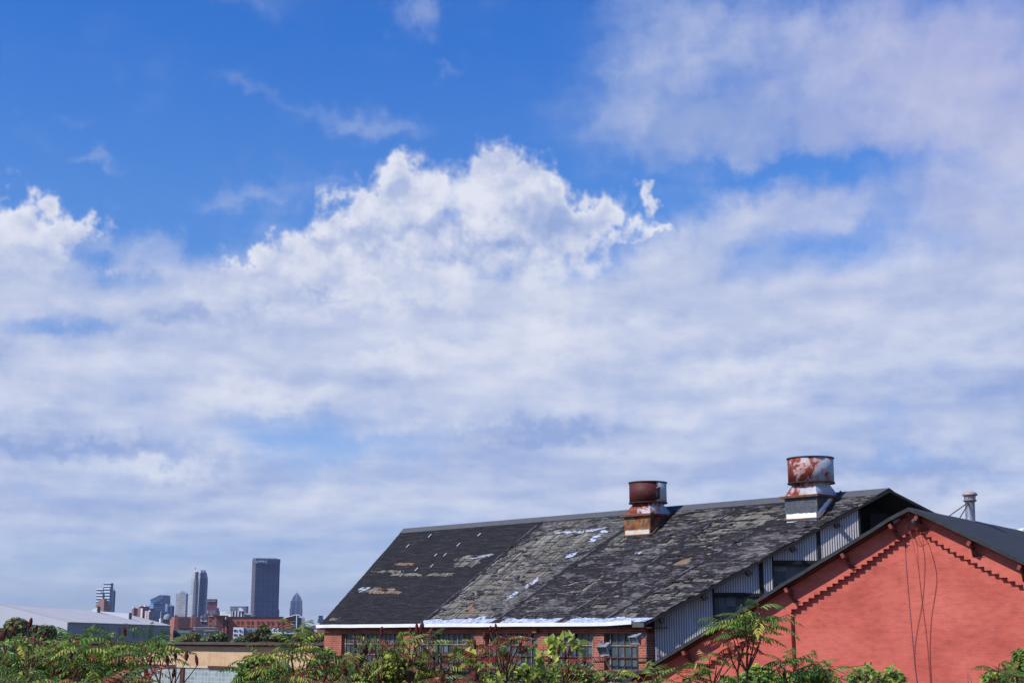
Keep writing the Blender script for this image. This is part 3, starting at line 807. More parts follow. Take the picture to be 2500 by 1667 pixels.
def ventilator(label, fx, fy, s, py_lip, py_neck, py_top, rcyl, rneck, mats, cen, dirty):
    F = hit(fx, fy, E1, roof_n)
    C = F + n_in * s / 2
    zl = CZ + ray(fx, py_lip).z * C.y; zn = CZ + ray(fx, py_neck).z * C.y; ztp = CZ + ray(fx, py_top).z * C.y
    base = Vector((C.x, C.y, F.z))
    t = thing('roof_ventilator', label, 'roof vent', base, 'ventilators on the ragged roof')
    rd = ridge_d
    mb = MB()
    q = [F + rd * (-s / 2), F + rd * (s / 2), F + rd * (s / 2) + n_in * s, F - rd * (s / 2) + n_in * s]
    q = [Vector((p.x, p.y, F.z - .25)) for p in q]
    mb.prism(q, (0, 0, zl - F.z + .25)); mb.build('curb', mats[0], t)
    mb = MB(); hb_ = s / 2 + .11
    mb.box((C.x, C.y, zl + .035), rd * hb_, n_in * hb_, (0, 0, .035)); mb.build('lip', M['lip'], t)
    # hopper from square to round
    mb = MB(); seg = 48; rows = 6
    ux, uy = rd, n_in
    for i in range(rows):
        for k in range(seg):
            P = []
            for (kk, ii) in ((k, i), (k + 1, i), (k + 1, i + 1), (k, i + 1)):
                th = 2 * math.pi * kk / seg + math.pi / 4; f = ii / rows
                cx_, cy_ = math.cos(th), math.sin(th); sq = (s / 2) / max(abs(cx_), abs(cy_))
                rad = sq * (1 - f) + rneck * f
                P.append(Vector((C.x, C.y, 0)) + ux * cx_ * rad + uy * cy_ * rad + Vector((0, 0, zl + .07 + (zn - .05 - zl) * f)))
            mb.face(P, 0, [(k / seg, i / rows * .7), ((k + 1) / seg, i / rows * .7), ((k + 1) / seg, (i + 1) / rows * .7), (k / seg, (i + 1) / rows * .7)])
    mb.build('hopper', mats[1], t)
    # drum with rolled rims, open at the top
    D = Vector((cen.x, cen.y, 0)) if cen else Vector((C.x, C.y, 0))
    mb = MB(); mb.lathe(D, [(rneck * .9, zn + .01), (rcyl, zn + .012), (rcyl, ztp), (rcyl - .02, ztp), (rcyl - .02, zn + .05)], 64)
    dr = mb.build('drum', mats[2], t, smooth=False)
    for i, p in enumerate(dr.data.polygons): p.use_smooth = True
    for z in (zn + .012, ztp - .01):
        mb = MB(); mb.lathe(D, [(rcyl - .005, z - .02), (rcyl + .03, z - .015), (rcyl + .03, z + .015), (rcyl - .005, z + .02)], 64)
        mb.build('rim', M['rim'], t)
    # sealant on the two near faces of the curb
    mb = MB()
    prof = []
    NN = 14
    for i in range(NN):
        a, c = (i / NN - .5) * s * .92, ((i + 1) / NN - .5) * s * .92
        h0, h1 = .24 + .03 * fb(i * 1.7, fx), .24 + .03 * fb((i + 1) * 1.7, fx)
        pa, pc = F + rd * a - n_in * .004, F + rd * c - n_in * .004
        mb.face([pa - Vector((0, 0, .05)), pc - Vector((0, 0, .05)), pc + Vector((0, 0, h0)), pa + Vector((0, 0, h0))])
    if not dirty:
        c0 = F + rd * (s / 2 + .004)
        for i in range(NN):
            a, c = s * i / NN, s * (i + 1) / NN
            sl_ = (R1.z - E1.z) / 5.6
            h = .24 + .04 * fb(i * 2.1, 4)
            pa, pc = c0 + n_in * a + Vector((0, 0, a * sl_)), c0 + n_in * c + Vector((0, 0, c * sl_))
            top_a, top_c = min(pa.z + h, zl - .01), min(pc.z + h, zl - .01)
            mb.face([pa - Vector((0, 0, .03)), pc - Vector((0, 0, .03)), Vector((pc.x, pc.y, top_c)), Vector((pa.x, pa.y, top_a))])
    mb.build('sealant_band', M['flashdirty'] if dirty else M['flash'], t)
    mb = MB()      # rusty apron on the roof
    ap = .05
    for (o1, o2) in ((-s / 2 - ap, s / 2 + ap * 2),):
        a, c = F + rd * o1 - n_in * ap, F + rd * o2 - n_in * ap
        sl_ = (R1.z - E1.z) / 5.6
        dzz = Vector((0, 0, .075))
        mb.prism([a - Vector((0, 0, ap * sl_)) + dzz, c - Vector((0, 0, ap * sl_)) + dzz, F + rd * o2 + dzz, F + rd * o1 + dzz], roof_n * .015)
        e = F + rd * (s / 2); mb.bar(e + rd * .08 + dzz, e + rd * .08 + n_in * s + Vector((0, 0, s * sl_)) + dzz, .05, .03)
    mb.build('apron_flashing', M['lip'], t)
    return t
ventilator('left roof ventilator with a mostly dark red rusted drum on the ragged black roof', 1556, 1310, 1.22, 1262, 1229, 1178, .665, .50,
           [patch_rust('curb_rust_heavy', (.06, .075, .09), .40), vent_mat('hopper_rust', .66, 1), vent_mat('drum_rust_red', .825, 0)], None, True)
ventilator('right roof ventilator with a pale patchy rusted drum near the ridge end', 1957, 1271, 1.24, 1217, 1181, 1119, .735, .56,
           [patch_rust('curb_rust_light', (.075, .09, .11), .56), vent_mat('hopper_galvanised', .52, 1), vent_mat('drum_rust_patchy', .63, 1)], None, False)

# ------------------------------------------------------------------ red gabled building
dR = Vector((-.8187, .5742, 0)); rR = Vector((.5742, .8187, 0)); nR = -rR
A0 = Vector((10.0, 36.0, CZ + 3.20))
SLP = .528
OV = .36
red = thing('red_building', 'red painted building with a stepped brick gable and a smooth dark grey roof', 'building', (9, 38, 0))
LLEN, RLEN, RID = 13.0, 9.0, 10.0
def rp(s, t, z): return Vector((A0.x, A0.y, 0)) + dR * s + rR * t + Vector((0, 0, z))     # s leftward, t back
def roofz(s): return A0.z - abs(s) * SLP
m, g, b = newmat('grey_rolled_roofing', 0.75, spec=.35)
n = g.noise(mul(g, uvof(g), (1.2, 5, 1)), 1, 7, .65, .3); n2 = g.noise(uvof(g), 14, 5, .7)
g.put(b.inputs['Base Color'], g.mix(.35, g.ramp(n, [(.3, (.030, .031, .034)), (.55, (.045, .046, .050)), (.75, (.075, .075, .08))]), g.ramp(n2, [(.35, (.02, .02, .022)), (.7, (.085, .085, .088))])))
bump(g, b, g.m('ADD', n, n2), .5, .02)
M['rolled'] = m
mb = MB(); th = Vector((0, 0, -.10))
NSx = 26
for sgn, LN in ((1, LLEN), (-1, RLEN)):
    for i in range(NSx):
        a, c = LN * i / NSx, LN * (i + 1) / NSx
        for j in range(14):
            t0, t1 = RID * j / 14, RID * (j + 1) / 14
            def q(s, t):
                wob = .018 * fb(s * 1.3, t * 1.1 + 5 * sgn); e = -.02 * abs(fb(s * 3.1, 7)) if t == 0 else 0
                return rp(s * sgn, t + e, roofz(s) + wob - (.035 if s == 0 else 0))
            P = [q(a, t0), q(c, t0), q(c, t1), q(a, t1)]
            mb.face(P, 0, [(a, t0), (c, t0), (c, t1), (a, t1)])
            if j == 0: mb.face([P[0], P[1], P[1] + th, P[0] + th], 1)
            if j == 13: mb.face([P[3], P[2], P[2] + th, P[3] + th], 1)
    mb.face([rp(0, .05, A0.z - .12), rp(sgn * LN, .05, roofz(LN) - .12), rp(sgn * LN, RID, roofz(LN) - .12), rp(0, RID, A0.z - .12)], 2)
mb.build('roof', [M['rolled'], plain('roof_edge_felt', (.035, .035, .038), .85, var=.4, scl=8), M['rustpaint']], red)
m, g, b = newmat('salmon_red_paint', 0.82, spec=.25)
uv = uvof(g)
n = g.noise(mul(g, uv, (.6, .9, 1)), 1, 7, .62); n2 = g.noise(mul(g, uv, (3.5, 9, 1)), 1, 6, .65); n3 = g.noise(mul(g, uv, (.9, .55, 1)), 1.7, 6, .7)
bt = g.n('ShaderNodeTexBrick'); g.put(bt.inputs['Vector'], uv)
for k, vv in (('Scale', 1.0), ('Brick Width', 0.215), ('Row Height', 0.075), ('Mortar Size', 0.008), ('Mortar Smooth', .8)): bt.inputs[k].default_value = vv
base = g.ramp(n, [(.3, (.41, .080, .057)), (.5, (.53, .118, .086)), (.72, (.60, .152, .113))])
base = g.mix(1.0, base, g.ramp(n2, [(.22, (.70, .67, .67)), (.5, (1, 1, 1)), (.75, (1.14, 1.14, 1.12))]), 'MULTIPLY')
base = g.mix(g.m('MULTIPLY', g.m('SUBTRACT', 1.0, g.m('SUBTRACT', 1.0, bt.outputs['Fac'])), .14), base, (.25, .06, .045, 1))
scuff = g.sstep(n3, .65, .80)
base = g.mix(g.m('MULTIPLY', scuff, .5), base, (.42, .27, .23, 1))
g.put(b.inputs['Base Color'], base)
bump(g, b, g.m('ADD', g.m('MULTIPLY', bt.outputs['Fac'], -.25), n2), .3, .008)
M['red'] = m
PR = .13
wt_ = OV + PR
def wz(s): return roofz(s) - .13
mb = MB()
mb.prism([rp(-8.6, wt_, 0), rp(12.6, wt_, 0), rp(12.6, wt_, wz(12.6)), rp(0, wt_, wz(0)), rp(-8.6, wt_, wz(8.6))], rR * .3)
for sg, S in ((1, 12.6), (-1, 8.6)):
    mb.prism([rp(S * sg, wt_ + .3, 0), rp(S * sg, RID - .3, 0), rp(S * sg, RID - .3, wz(S)), rp(S * sg, wt_ + .3, wz(S))], dR * -.2 * sg)
mb.build('gable_wall', M['red'], red)
pp = rp(0, OV, 0)
def S_Z(px, py):
    p = hit(px, py, pp, nR); return (p - rp(0, OV, 0)).dot(dR), p.z
def c6(x, y): return 2000 + x / 3.358, 1200 + y / 3.358
Lx = [750, 705, 660, 615, 570, 525, 480, 435, 390, 343, 298, 252, 202, 153, 107, 60, 5]
Ly = [308, 340, 372, 404, 437, 467, 500, 530, 563, 595, 630, 660, 690, 718, 750, 778, 810]
while Lx[-1] > -1300: Lx.append(Lx[-1] - 47); Ly.append(Ly[-1] + 30)
Rx = [825, 875, 922, 972, 1022, 1073, 1125, 1187, 1242, 1298, 1353, 1413, 1476, 1544, 1608, 1672]
Ry = [308, 340, 370, 400, 432, 463, 493, 523, 553, 583, 613, 643, 672, 702, 732, 762]
while Rx[-1] < 2300: Rx.append(Rx[-1] + 64); Ry.append(Ry[-1] + 30)
mb = MB()
def col(s0, s1, z0):
    """proud brickwork from z0 up to the rake between two positions along the wall"""
    a, c = min(s0, s1), max(s0, s1)
    pts = [rp(a, OV, z0), rp(c, OV, z0), rp(c, OV, wz(c) - .002)]
    if a < 0 < c: pts.append(rp(0, OV, wz(0) - .002))
    pts.append(rp(a, OV, wz(a) - .002)); mb.prism(pts, rR * (PR - .001))
s_l, _ = S_Z(*c6(750, 308)); s_r, _ = S_Z(*c6(825, 308)); z_top = S_Z(*c6(790, 308))[1]
col(s_l, s_r, z_top)
pl0, pl1 = S_Z(1930, 1500)[0], S_Z(1842, 1550)[0]
prev = s_l
for i in range(1, len(Lx)):
    s1 = S_Z(*c6(Lx[i], Ly[i]))[0]; z = S_Z(*c6(Lx[i] + 22, Ly[i]))[1]
    if prev < pl0 - .02 or prev > pl1 + .02:
        if s1 > pl0 and prev < pl0: s1 = pl0
        col(prev, s1, z)
    elif prev < pl1: pass
    if pl0 <= s1 <= pl1 + .3 and prev < pl1: s1 = max(s1, pl1) if s1 > pl1 - .02 else s1
    prev = s1
    if s1 > 12: break
col(pl0, pl1, 0)
prev = s_r
for i in range(1, len(Rx)):
    s1 = S_Z(*c6(Rx[i], Ry[i]))[0]; z = S_Z(*c6(Rx[i] - 22, Ry[i]))[1]
    if s1 < -8.4: break
    col(prev, s1, z); prev = s1
mb.build('stepped_corbel', M['red'], red)
# purlin ends and triangular outriggers under the rake
M['redwood'] = plain('red_purlin', (.24, .06, .045), .8, var=.4, scl=6)
M['redshade'] = plain('red_brown_steel', (.11, .04, .03), .7, var=.3, scl=6)
for (px, py, sd) in ((2183, 1262, 1), (2067, 1330, 1), (1930, 1414, 1), (1681, 1566, 1), (1806, 1490, 1), (1566, 1640, 1), (2246, 1260, -1), (2374, 1316, -1), (2496, 1376, -1)):
    s = S_Z(px, py)[0]; z = roofz(s) - .12
    mb = MB(); a = rp(s, .03, z - .10); c = rp(s, OV + PR, z - .10)
    sl_ = Vector((0, 0, -SLP if s > 0 else SLP)) 
    axx = (dR + sl_ * (1)).normalized()
    mb.box((a + c) / 2, axx * .042, (c - a) / 2, axx.cross(rR) * .058)
    pu = mb.build('purlin_end', M['redwood'], red)
    mb = MB()
    q0 = rp(s - .02, OV, z - .17); q1 = rp(s - .02, .12, z - .20); q2 = rp(s - .02 - .04 * sd, OV, z - .42)
    mb.prism([q0, q1, q2], dR * -.03); q3 = rp(s - .27 * 1, OV - .02, z - .40)
    mb.prism([q1, q2, q3], rR * -.012)
    build_child(mb, 'outrigger', M['redshade'], pu)

# fittings at the apex
M['grey_metal'] = plain('grey_metal', (.16, .16, .17), .5, .6)
M['lamp_glass'] = plain('lamp_glass', (.13, .14, .15), .15, spec=.6)
def spot(label, px, py, side):
    s, z = S_Z(px, py); t = thing('spotlight', label, 'spotlight', rp(s, OV, z), 'spotlights under the red gable')
    mb = MB(); mb.lathe(rp(s, OV - .16, z), [(.0, -.10), (.05, -.10), (.075, .06), (.085, .10), (.0, .10)], 12, axis=(dR * side * .75 + nR * .5 + Vector((0, 0, -.35))).normalized()); mb.build('lamp_head', M['grey_metal'], t)
    mb = MB(); mb.tube([rp(s, OV, z + .06), rp(s, OV - .10, z + .06), rp(s, OV - .15, z)], .014); mb.build('bracket', M['grey_metal'], t)
spot('small grey spotlight at the left side of the red gable apex', 2193, 1271, 1)
spot('small grey spotlight at the right side of the red gable apex', 2237, 1272, -1)
s, z = S_Z(2217, 1253)
t = thing('junction_box', 'white electrical box under the peak of the red gable', 'junction box', rp(s, OV, z))
mb = MB(); mb.box(rp(s, OV - .05, z), dR * .065, rR * .05, (0, 0, .04)); mb.box(rp(s, OV - .05, z + .045), dR * .075, rR * .06, (0, 0, .008)); mb.build('box', plain('white_box', (.6, .6, .62), .5), t)
mb = MB()
for k in (-.03, 0, .03): mb.lathe(rp(s + k, OV - .085, z - .045), [(.012, 0), (.012, .03), (0, .03)], 8, axis=(0, 0, -1))
mb.build('gland', M['grey_metal'], t)
def cable(label, pts, r, colr, sway=.02):
    P = []
    for i, p in enumerate(pts):
        s, z = S_Z(*c6(*p)); P.append(rp(s, OV + PR - .02 if p[1] > 400 else OV - .03, z))
    # smooth
    Q = []
    for i in range(len(P) - 1):
        p0, p1, p2, p3 = P[max(i - 1, 0)], P[i], P[i + 1], P[min(i + 2, len(P) - 1)]
        for k in range(6):
            f = k / 6
            Q.append(.5 * ((2 * p1) + (p2 - p0) * f + (2 * p0 - 5 * p1 + 4 * p2 - p3) * f * f + (3 * p1 - p0 - 3 * p2 + p3) * f ** 3))
    Q.append(P[-1])
    mb = MB(); mb.tube(Q, r, 5); o = mb.build('hanging_cable', plain('cable_' + str(r), colr, .6), origin=P[0]); tag(o, label, 'cable', 'loose cables on the red wall')
cable('pale loose cable hanging down the red gable wall, leftmost of four', [(677, 240), (682, 330), (690, 450), (706, 700), (735, 1040), (757, 1290), (775, 1480), (800, 1660)], .007, (.28, .16, .18))
cable('dark loose cable on the red gable wall crossing another in an X, straight one', [(725, 200), (735, 300), (765, 400), (795, 590), (830, 900), (862, 1150), (885, 1390), (905, 1660)], .0056, (.22, .065, .055))
cable('dark loose cable on the red gable wall that bows right then left across the X', [(790, 250), (812, 360), (838, 460), (852, 600), (835, 880), (790, 1130), (770, 1300), (772, 1430), (790, 1568), (800, 1680)], .0057, (.21, .06, .05))
cable('dark loose cable on the red gable wall bulging furthest right', [(740, 290), (765, 370), (795, 392), (850, 368), (885, 430), (925, 560), (950, 690), (940, 820), (907, 1030), (895, 1250), (898, 1400), (912, 1660)], .0058, (.22, .06, .05))
cable('short white looped cable between the two spotlights on the red gable', [(715, 290), (722, 270), (745, 250), (775, 245), (795, 250)], .010, (.45, .38, .40))

# chimney pipe on the red building's roof
tpt = rp(0, 4.95, A0.z)
q0 = Vector((tpt.x + .01, tpt.y, A0.z))
t = thing('flue_pipe', 'galvanised flue pipe with a domed cap standing on the dark grey roof', 'chimney pipe', (q0.x, q0.y, A0.z - .1))
m, g, b = newmat('galvanised_pipe', .42, .55, .5)
n = g.noise(objc(g), 5, 5, .6); g.put(b.inputs['Base Color'], g.ramp(n, [(.3, (.20, .21, .24)), (.7, (.34, .35, .38))]))
M['galv'] = m
tilt = Vector((.035, 0, 1)).normalized()
Yp = q0.y
base0 = Vector((q0.x - tilt.x / tilt.z * A0.z, q0.y, 0))
def pz(py): return CZ + ray(2369, py).z * Yp
z0, z1, z2, z3 = A0.z - .15, pz(1220), pz(1209), pz(1199)
mb = MB(); mb.lathe(base0, [(.145, z0), (.133, z0 + .06), (.133, z1 - .03), (.133, z1)], 28, axis=tilt); p_ = mb.build('pipe', M['galv'], t, smooth=True)
ox = tilt.x / tilt.z * (z1 - 0) 

mb = MB(); mb.lathe(base0, [(.133, z1 - .06), (.19, z1 - .015), (.20, z1 - .01), (.133, z1 + .02)], 24, axis=tilt); mb.build('storm_collar', plain('pinkish_rust_metal', (.34, .25, .24), .6), t, smooth=True)
mb = MB(); mb.lathe(base0, [(.150, z1 + .02), (.150, z2)], 24, axis=tilt)
for k in range(6):
    a = k * math.pi / 3; c = Vector((math.cos(a) * .155, math.sin(a) * .155, 0)); mb.bar(base0 + tilt * (z1 + .01) + c, base0 + tilt * (z2 + .03) + c * 1.05, .03, .006)
mb.build('cap_cage', M['galv'], t)
mb = MB(); mb.lathe(base0, [(.0, z2 + .02), (.20, z2 + .0), (.22, z2 + .015), (.17, z3 - .03), (.09, z3), (0, z3 + .004)], 28, axis=tilt); mb.build('cap', plain('dull_pink_metal', (.36, .27, .27), .5), t, smooth=True)
top = base0 + tilt * (z1 - .03)
for (px, py) in ((2318, 1254), (2342, 1261)):
    pz_ = CZ + ray(px, py).z * (Yp - 1.0); e = Vector((ray(px, py).x * (Yp - 1.0), Yp - 1.0, pz_ - .05))
    mb = MB(); mb.bar(top, e, .02); mb.build('stay_rod', M['rim'], t)

# white something beyond the right edge of the grey roof
o = MB(); p = at(2497, 1297, 60)
o.prism([at(2493, 1298, 60), at(2530, 1298, 60), at(2530, 1282, 60), at(2500, 1288, 60)], (0, 3, 0)); 
o.prism([at(2493, 1298, 60) - Vector((0, 0, 8)), at(2530, 1298, 60) - Vector((0, 0, 8)), at(2530, 1298, 60), at(2493, 1298, 60)], (0, 3, 0))
tag(o.build('roof_dormer', M['white'], origin=(23, 60, 6)), 'white roof corner peeking over the grey roof at the right edge', 'building')

# ------------------------------------------------------------------ pipes and floodlights on the shed front
def facade_line(px0, py0, px1, py1, back):
    p0 = E1 + n_in * back
    return hit(px0, py0, p0, out), hit(px1, py1, p0, out)
M['rail'] = plain('dark_rust_pipe', (.07, .028, .024), .7, var=.4, scl=5)
a, c = facade_line(1000, 1597, 1577, 1606, .06)
mb = MB(); mb.tube([a, a.lerp(c, .5), c], .026, 8); mb.tube([c, c + n_in * .3], .02, 6)
tag(mb.build('wall_pipe', M['rail'], origin=a), 'thin dark pipe running across the shed windows at mid height', 'pipe', 'pipes along the shed front')
a, c = facade_line(1010, 1627, 1556, 1640, .08)
mb = MB(); mb.tube([a, c], .045, 8); mb.tube([a, a + n_in * .25], .03, 6)
tag(mb.build('wall_pipe', M['rail'], origin=a), 'thicker rusty pipe running low across the shed windows', 'pipe', 'pipes along the shed front')
a, c = facade_line(1578.5, 1543, 1579, 1640, .16)
mb = MB(); mb.tube([a, c], .018, 6)
for f in (.25, .6): q = a.lerp(c, f); mb.box(q, (.035, 0, 0), (0, .03, 0), (0, 0, .012))
tag(mb.build('conduit', M['grey_metal'], origin=a), 'vertical grey conduit at the right corner of the brick shed', 'conduit')
def floodlight(label, C, ang, tiltd, size, pole=None):
    t = thing('floodlight', label, 'floodlight', C, 'floodlights at the shed corner')
    f = Vector((math.sin(ang), -math.cos(ang), 0)); x = Vector((math.cos(ang), math.sin(ang), 0))
    f = (f * math.cos(tiltd) + Vector((0, 0, -math.sin(tiltd)))).normalized(); up = x.cross(f) * -1
    if up.z < 0: up = -up
    w, h, d = size
    mb = MB(); fr = [C + f * d + x * sx * w + up * sz * h for sx, sz in ((-1, -1), (1, -1), (1, 1), (-1, 1))]
    bk_ = [C - f * d + x * sx * w * .75 + up * sz * h * .6 for sx, sz in ((-1, -1), (1, -1), (1, 1), (-1, 1))]
    for i in range(4): j = (i + 1) % 4; mb.face([fr[i], fr[j], bk_[j], bk_[i]])
    mb.face(bk_)
    for i in range(4):
        j = (i + 1) % 4; mb.bar(fr[i], fr[j], .03, .03)
    mb.box(C - f * (d + .05), x * w * .4, f * .06, up * h * .35)
    mb.build('housing', plain('floodlight_grey', (.26, .28, .30), .5, .2), t)
    mb = MB(); mb.face([p - f * .02 for p in fr]); mb.build('lens', M['lamp_glass'], t)
    mb = MB(); mb.bar(C + x * (w + .02), C + x * (w + .02) - Vector((0, 0, h * 1.7)), .02, .03); mb.bar(C - x * (w + .02), C - x * (w + .02) - Vector((0, 0, h * 1.7)), .02, .03)
    mb.bar(C + x * (w + .02) - Vector((0, 0, h * 1.7)), C - x * (w + .02) - Vector((0, 0, h * 1.7)), .03, .02); mb.build('yoke', M['rail'], t)
    if pole is not None:
        mb = MB(); mb.tube(pole, .022, 8); mb.build('mounting_arm', M['rusty'], t)
    return t
C = at(1477, 1582, 42.5)
fl1 = floodlight('pale floodlight with a blue cap on a slanted arm before the brick pier', C, math.radians(-38), math.radians(34), (.17, .15, .12),
           [C - Vector((0, 0, .24)), at(1482, 1616, 42.5), at(1492, 1642, 42.4), at(1506, 1680, 42.3), at(1520, 1740, 42.3)])
mb = MB(); mb.box(C + Vector((-.10, .05, .19)), (.035, 0, 0), (0, .035, 0), (0, 0, .03)); mb.build('blue_cap', plain('blue_cap', (.02, .16, .42), .4), fl1)
C = at(1553, 1557, 44.3)
floodlight('dark floodlight with its back to the wall at the right brick corner', C, math.radians(-50), math.radians(30), (.17, .12, .12), [C + Vector((.1, .1, -.05)), at(1574, 1553, 45.0)])

# ------------------------------------------------------------------ tan stucco building with glass block windows
TP0 = Vector((-8.2, 62, 0)); Td = Vector((-.69, .725, 0)).normalized(); Tn = Vector((Td.y, -Td.x, 0)) * -1   # Tn faces us
if Tn.y > 0: Tn = -Tn
TZ = CZ - .30
tan = thing('tan_building', 'low tan stucco building with a brown roof edge and glass block windows', 'building', (-14, 68, 0))
def tp(px, py, off=0.0): return hit(px, py, TP0 + Tn * off, Tn)
def txy(px, z, off=0.0): p = tp(px, 1600, off); return Vector((p.x, p.y, z))
m, g, b = newmat('tan_stucco', .9)
n = g.noise(mul(g, uvof(g), (.5, 1.3, 1)), 1, 8, .65); n2 = g.noise(uvof(g), 6, 5, .7)
dr = g.noise(mul(g, uvof(g), (3.2, .35, 1)), 1, 5, .6)
c = g.ramp(n, [(.25, (.42, .265, .155)), (.5, (.54, .36, .215)), (.7, (.59, .42, .27)), (.8, (.62, .50, .38))])
g.put(b.inputs['Base Color'], g.mix(1.0, g.mix(1.0, c, g.ramp(dr, [(.28, (.82, .78, .74)), (.5, (1, 1, 1))]), 'MULTIPLY'), g.ramp(n2, [(.3, (.9, .9, .9)), (.7, (1.06, 1.06, 1.06))]), 'MULTIPLY')); bump(g, b, n2, .3, .02)
M['stucco'] = m
XL, XR = 60, 850
mb = MB()
za, zb_, zc = TZ - .12, tp(500, 1625).z, tp(500, 1630).z
mb.prism([txy(XL, zb_), txy(XR, zb_), txy(XR, za), txy(XL, za)], -Tn * .4)
mb.prism([txy(XL, 0), txy(XR, 0), txy(XR, 4.0), txy(XL, 4.0)], -Tn * .4)
mb.build('wall', M['stucco'], tan)
mb = MB()
NNt = 30
for i in range(NNt):
    xa, xb = XL + (XR - XL) * i / NNt, XL + (XR - XL) * (i + 1) / NNt
    w0, w1 = .014 * fb(i * .8, 3), .014 * fb((i + 1) * .8, 3)
    mb.prism([txy(xa, TZ - .10 + w0, .36), txy(xb, TZ - .10 + w1, .36), txy(xb, TZ + w1, .36), txy(xa, TZ + w0, .36)], -Tn * .8)
mb.prism([txy(XL, TZ - .2, .02), txy(XR, TZ - .2, .02), txy(XR, TZ - .2, -12), txy(XL, TZ - .2, -12)], (0, 0, .08))
mb.build('roof_edge', plain('brown_metal_edge', (.085, .055, .055), .7, var=.3), tan)
for (x0, x1) in ((300, 428), (508, 600), (612, 830)):
    mb = MB(); mb.prism([txy(x0, zc - .02, .03), txy(x1, zc - .02, .03), txy(x1, zb_ + .02, .03), txy(x0, zb_ + .02, .03)], -Tn * .2); mb.build('lintel', M['rail'], tan)
mb = MB(); mb.prism([txy(428, zc, .01), txy(508, zc, .01), txy(508, zb_, .01), txy(428, zb_, .01)], -Tn * .2); mb.build('lintel_patch', plain('pale_plaster', (.48, .40, .32)), tan)
m, g, b = newmat('glass_block', .15, spec=.7)
u, v, _ = g.sep(uvof(g))
fu = g.m('ABSOLUTE', g.m('SUBTRACT', g.m('FRACT', g.m('DIVIDE', u, .30)), .5)); fv = g.m('ABSOLUTE', g.m('SUBTRACT', g.m('FRACT', g.m('DIVIDE', v, .21)), .5))
ed = g.m('GREATER_THAN', g.m('MAXIMUM', fu, fv), .43)
wn_ = g.n('ShaderNodeTexWhiteNoise', noise_dimensions='2D'); g.put(wn_.inputs['Vector'], g.comb(g.m('FLOOR', g.m('DIVIDE', u, .30)), g.m('FLOOR', g.m('DIVIDE', v, .21))))
c = g.ramp(wn_.outputs['Value'], [(0, (.20, .25, .27)), (1, (.32, .38, .40))])
g.put(b.inputs['Base Color'], g.mix(ed, c, (.42, .44, .41, 1)))
M['gblock'] = m
for (x0, x1) in ((300, 441), (450, 600), (612, 700)):
    mb = MB(); mb.prism([txy(x0, 4.0, -.05), txy(x1, 4.0, -.05), txy(x1, zc, -.05), txy(x0, zc, -.05)], -Tn * .1); mb.build('glass_block_window', M['gblock'], tan)
mb = MB(); mb.prism([txy(441, 4.0, .02), txy(450, 4.0, .02), txy(450, zc, .02), txy(441, zc, .02)], -Tn * .2); mb.build('window_post', M['rail'], tan); mb = MB()
mb.prism([txy(700, 4.0, .0), txy(850, 4.0, .0), txy(850, zc, .0), txy(700, zc, .0)], -Tn * .2); mb.build('window_post', M['rail'], tan)

# ------------------------------------------------------------------ white warehouse
wh = thing('white_warehouse', 'long pale metal warehouse with a low white gable roof and green panels', 'warehouse', (-70, 250, 0))
YW = 220.0
ca = at(165, 1518, YW); apx = at(5, 1477, YW); wd = Vector((-.04, 1, 0)); LWH = 80.0
lft = Vector((2 * apx.x - ca.x, YW, ca.z))
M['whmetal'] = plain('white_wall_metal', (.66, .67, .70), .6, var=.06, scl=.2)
M['whroof'] = plain('pale_roof_metal', (.58, .54, .50), .55, var=.10, scl=.12)
M['whgreen'] = facade('green_panel', (.006, .085, .07), (.01, .14, .11), .5, 50, .6, 1, .5, .4)
sd = wd * LWH
def dn_(p): return Vector((p.x, p.y, 0))
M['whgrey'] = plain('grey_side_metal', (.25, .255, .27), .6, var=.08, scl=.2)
mb = MB(); mb.face([dn_(lft), dn_(ca), ca, apx, lft]); 
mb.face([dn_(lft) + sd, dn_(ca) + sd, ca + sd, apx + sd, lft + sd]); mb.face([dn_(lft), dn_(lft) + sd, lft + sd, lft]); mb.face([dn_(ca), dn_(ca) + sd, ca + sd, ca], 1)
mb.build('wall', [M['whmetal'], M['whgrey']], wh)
mb = MB(); zz = Vector((0, 0, .12)); ovx = (ca - apx).normalized() * .3
mb.prism([apx + zz, ca + ovx + zz, ca + ovx + zz + sd, apx + zz + sd], (0, 0, -.12)); mb.prism([apx + zz, lft + zz, lft + zz + sd, apx + zz + sd], (0, 0, -.12)); wr = mb.build('roof', M['whroof'], wh)
def side(px, py, off=.03):
    nrm = Vector((1, .04, 0)).normalized(); return hit(px, py, ca + nrm * off, nrm)
for (x0, x1, ya, yb) in ((210, 227.5, 1528.5, 1560), (243.5, 248.5, 1530, 1538), (250, 267, 1529, 1562), (291, 305, 1531, 1560), (326, 340, 1532, 1556), (366, 374, 1534, 1556), (394, 407, 1535, 1556)):
    a, c = side(x0, ya), side(x1, ya); b0, b1 = side(x0, yb), side(x1, yb)
    c.z = a.z; mb = MB(); mb.prism([Vector((a.x, a.y, b0.z)), Vector((c.x, c.y, b0.z)), c, a], Vector((.06, 0, 0))); mb.build('green_panel', M['whgreen'], wh)
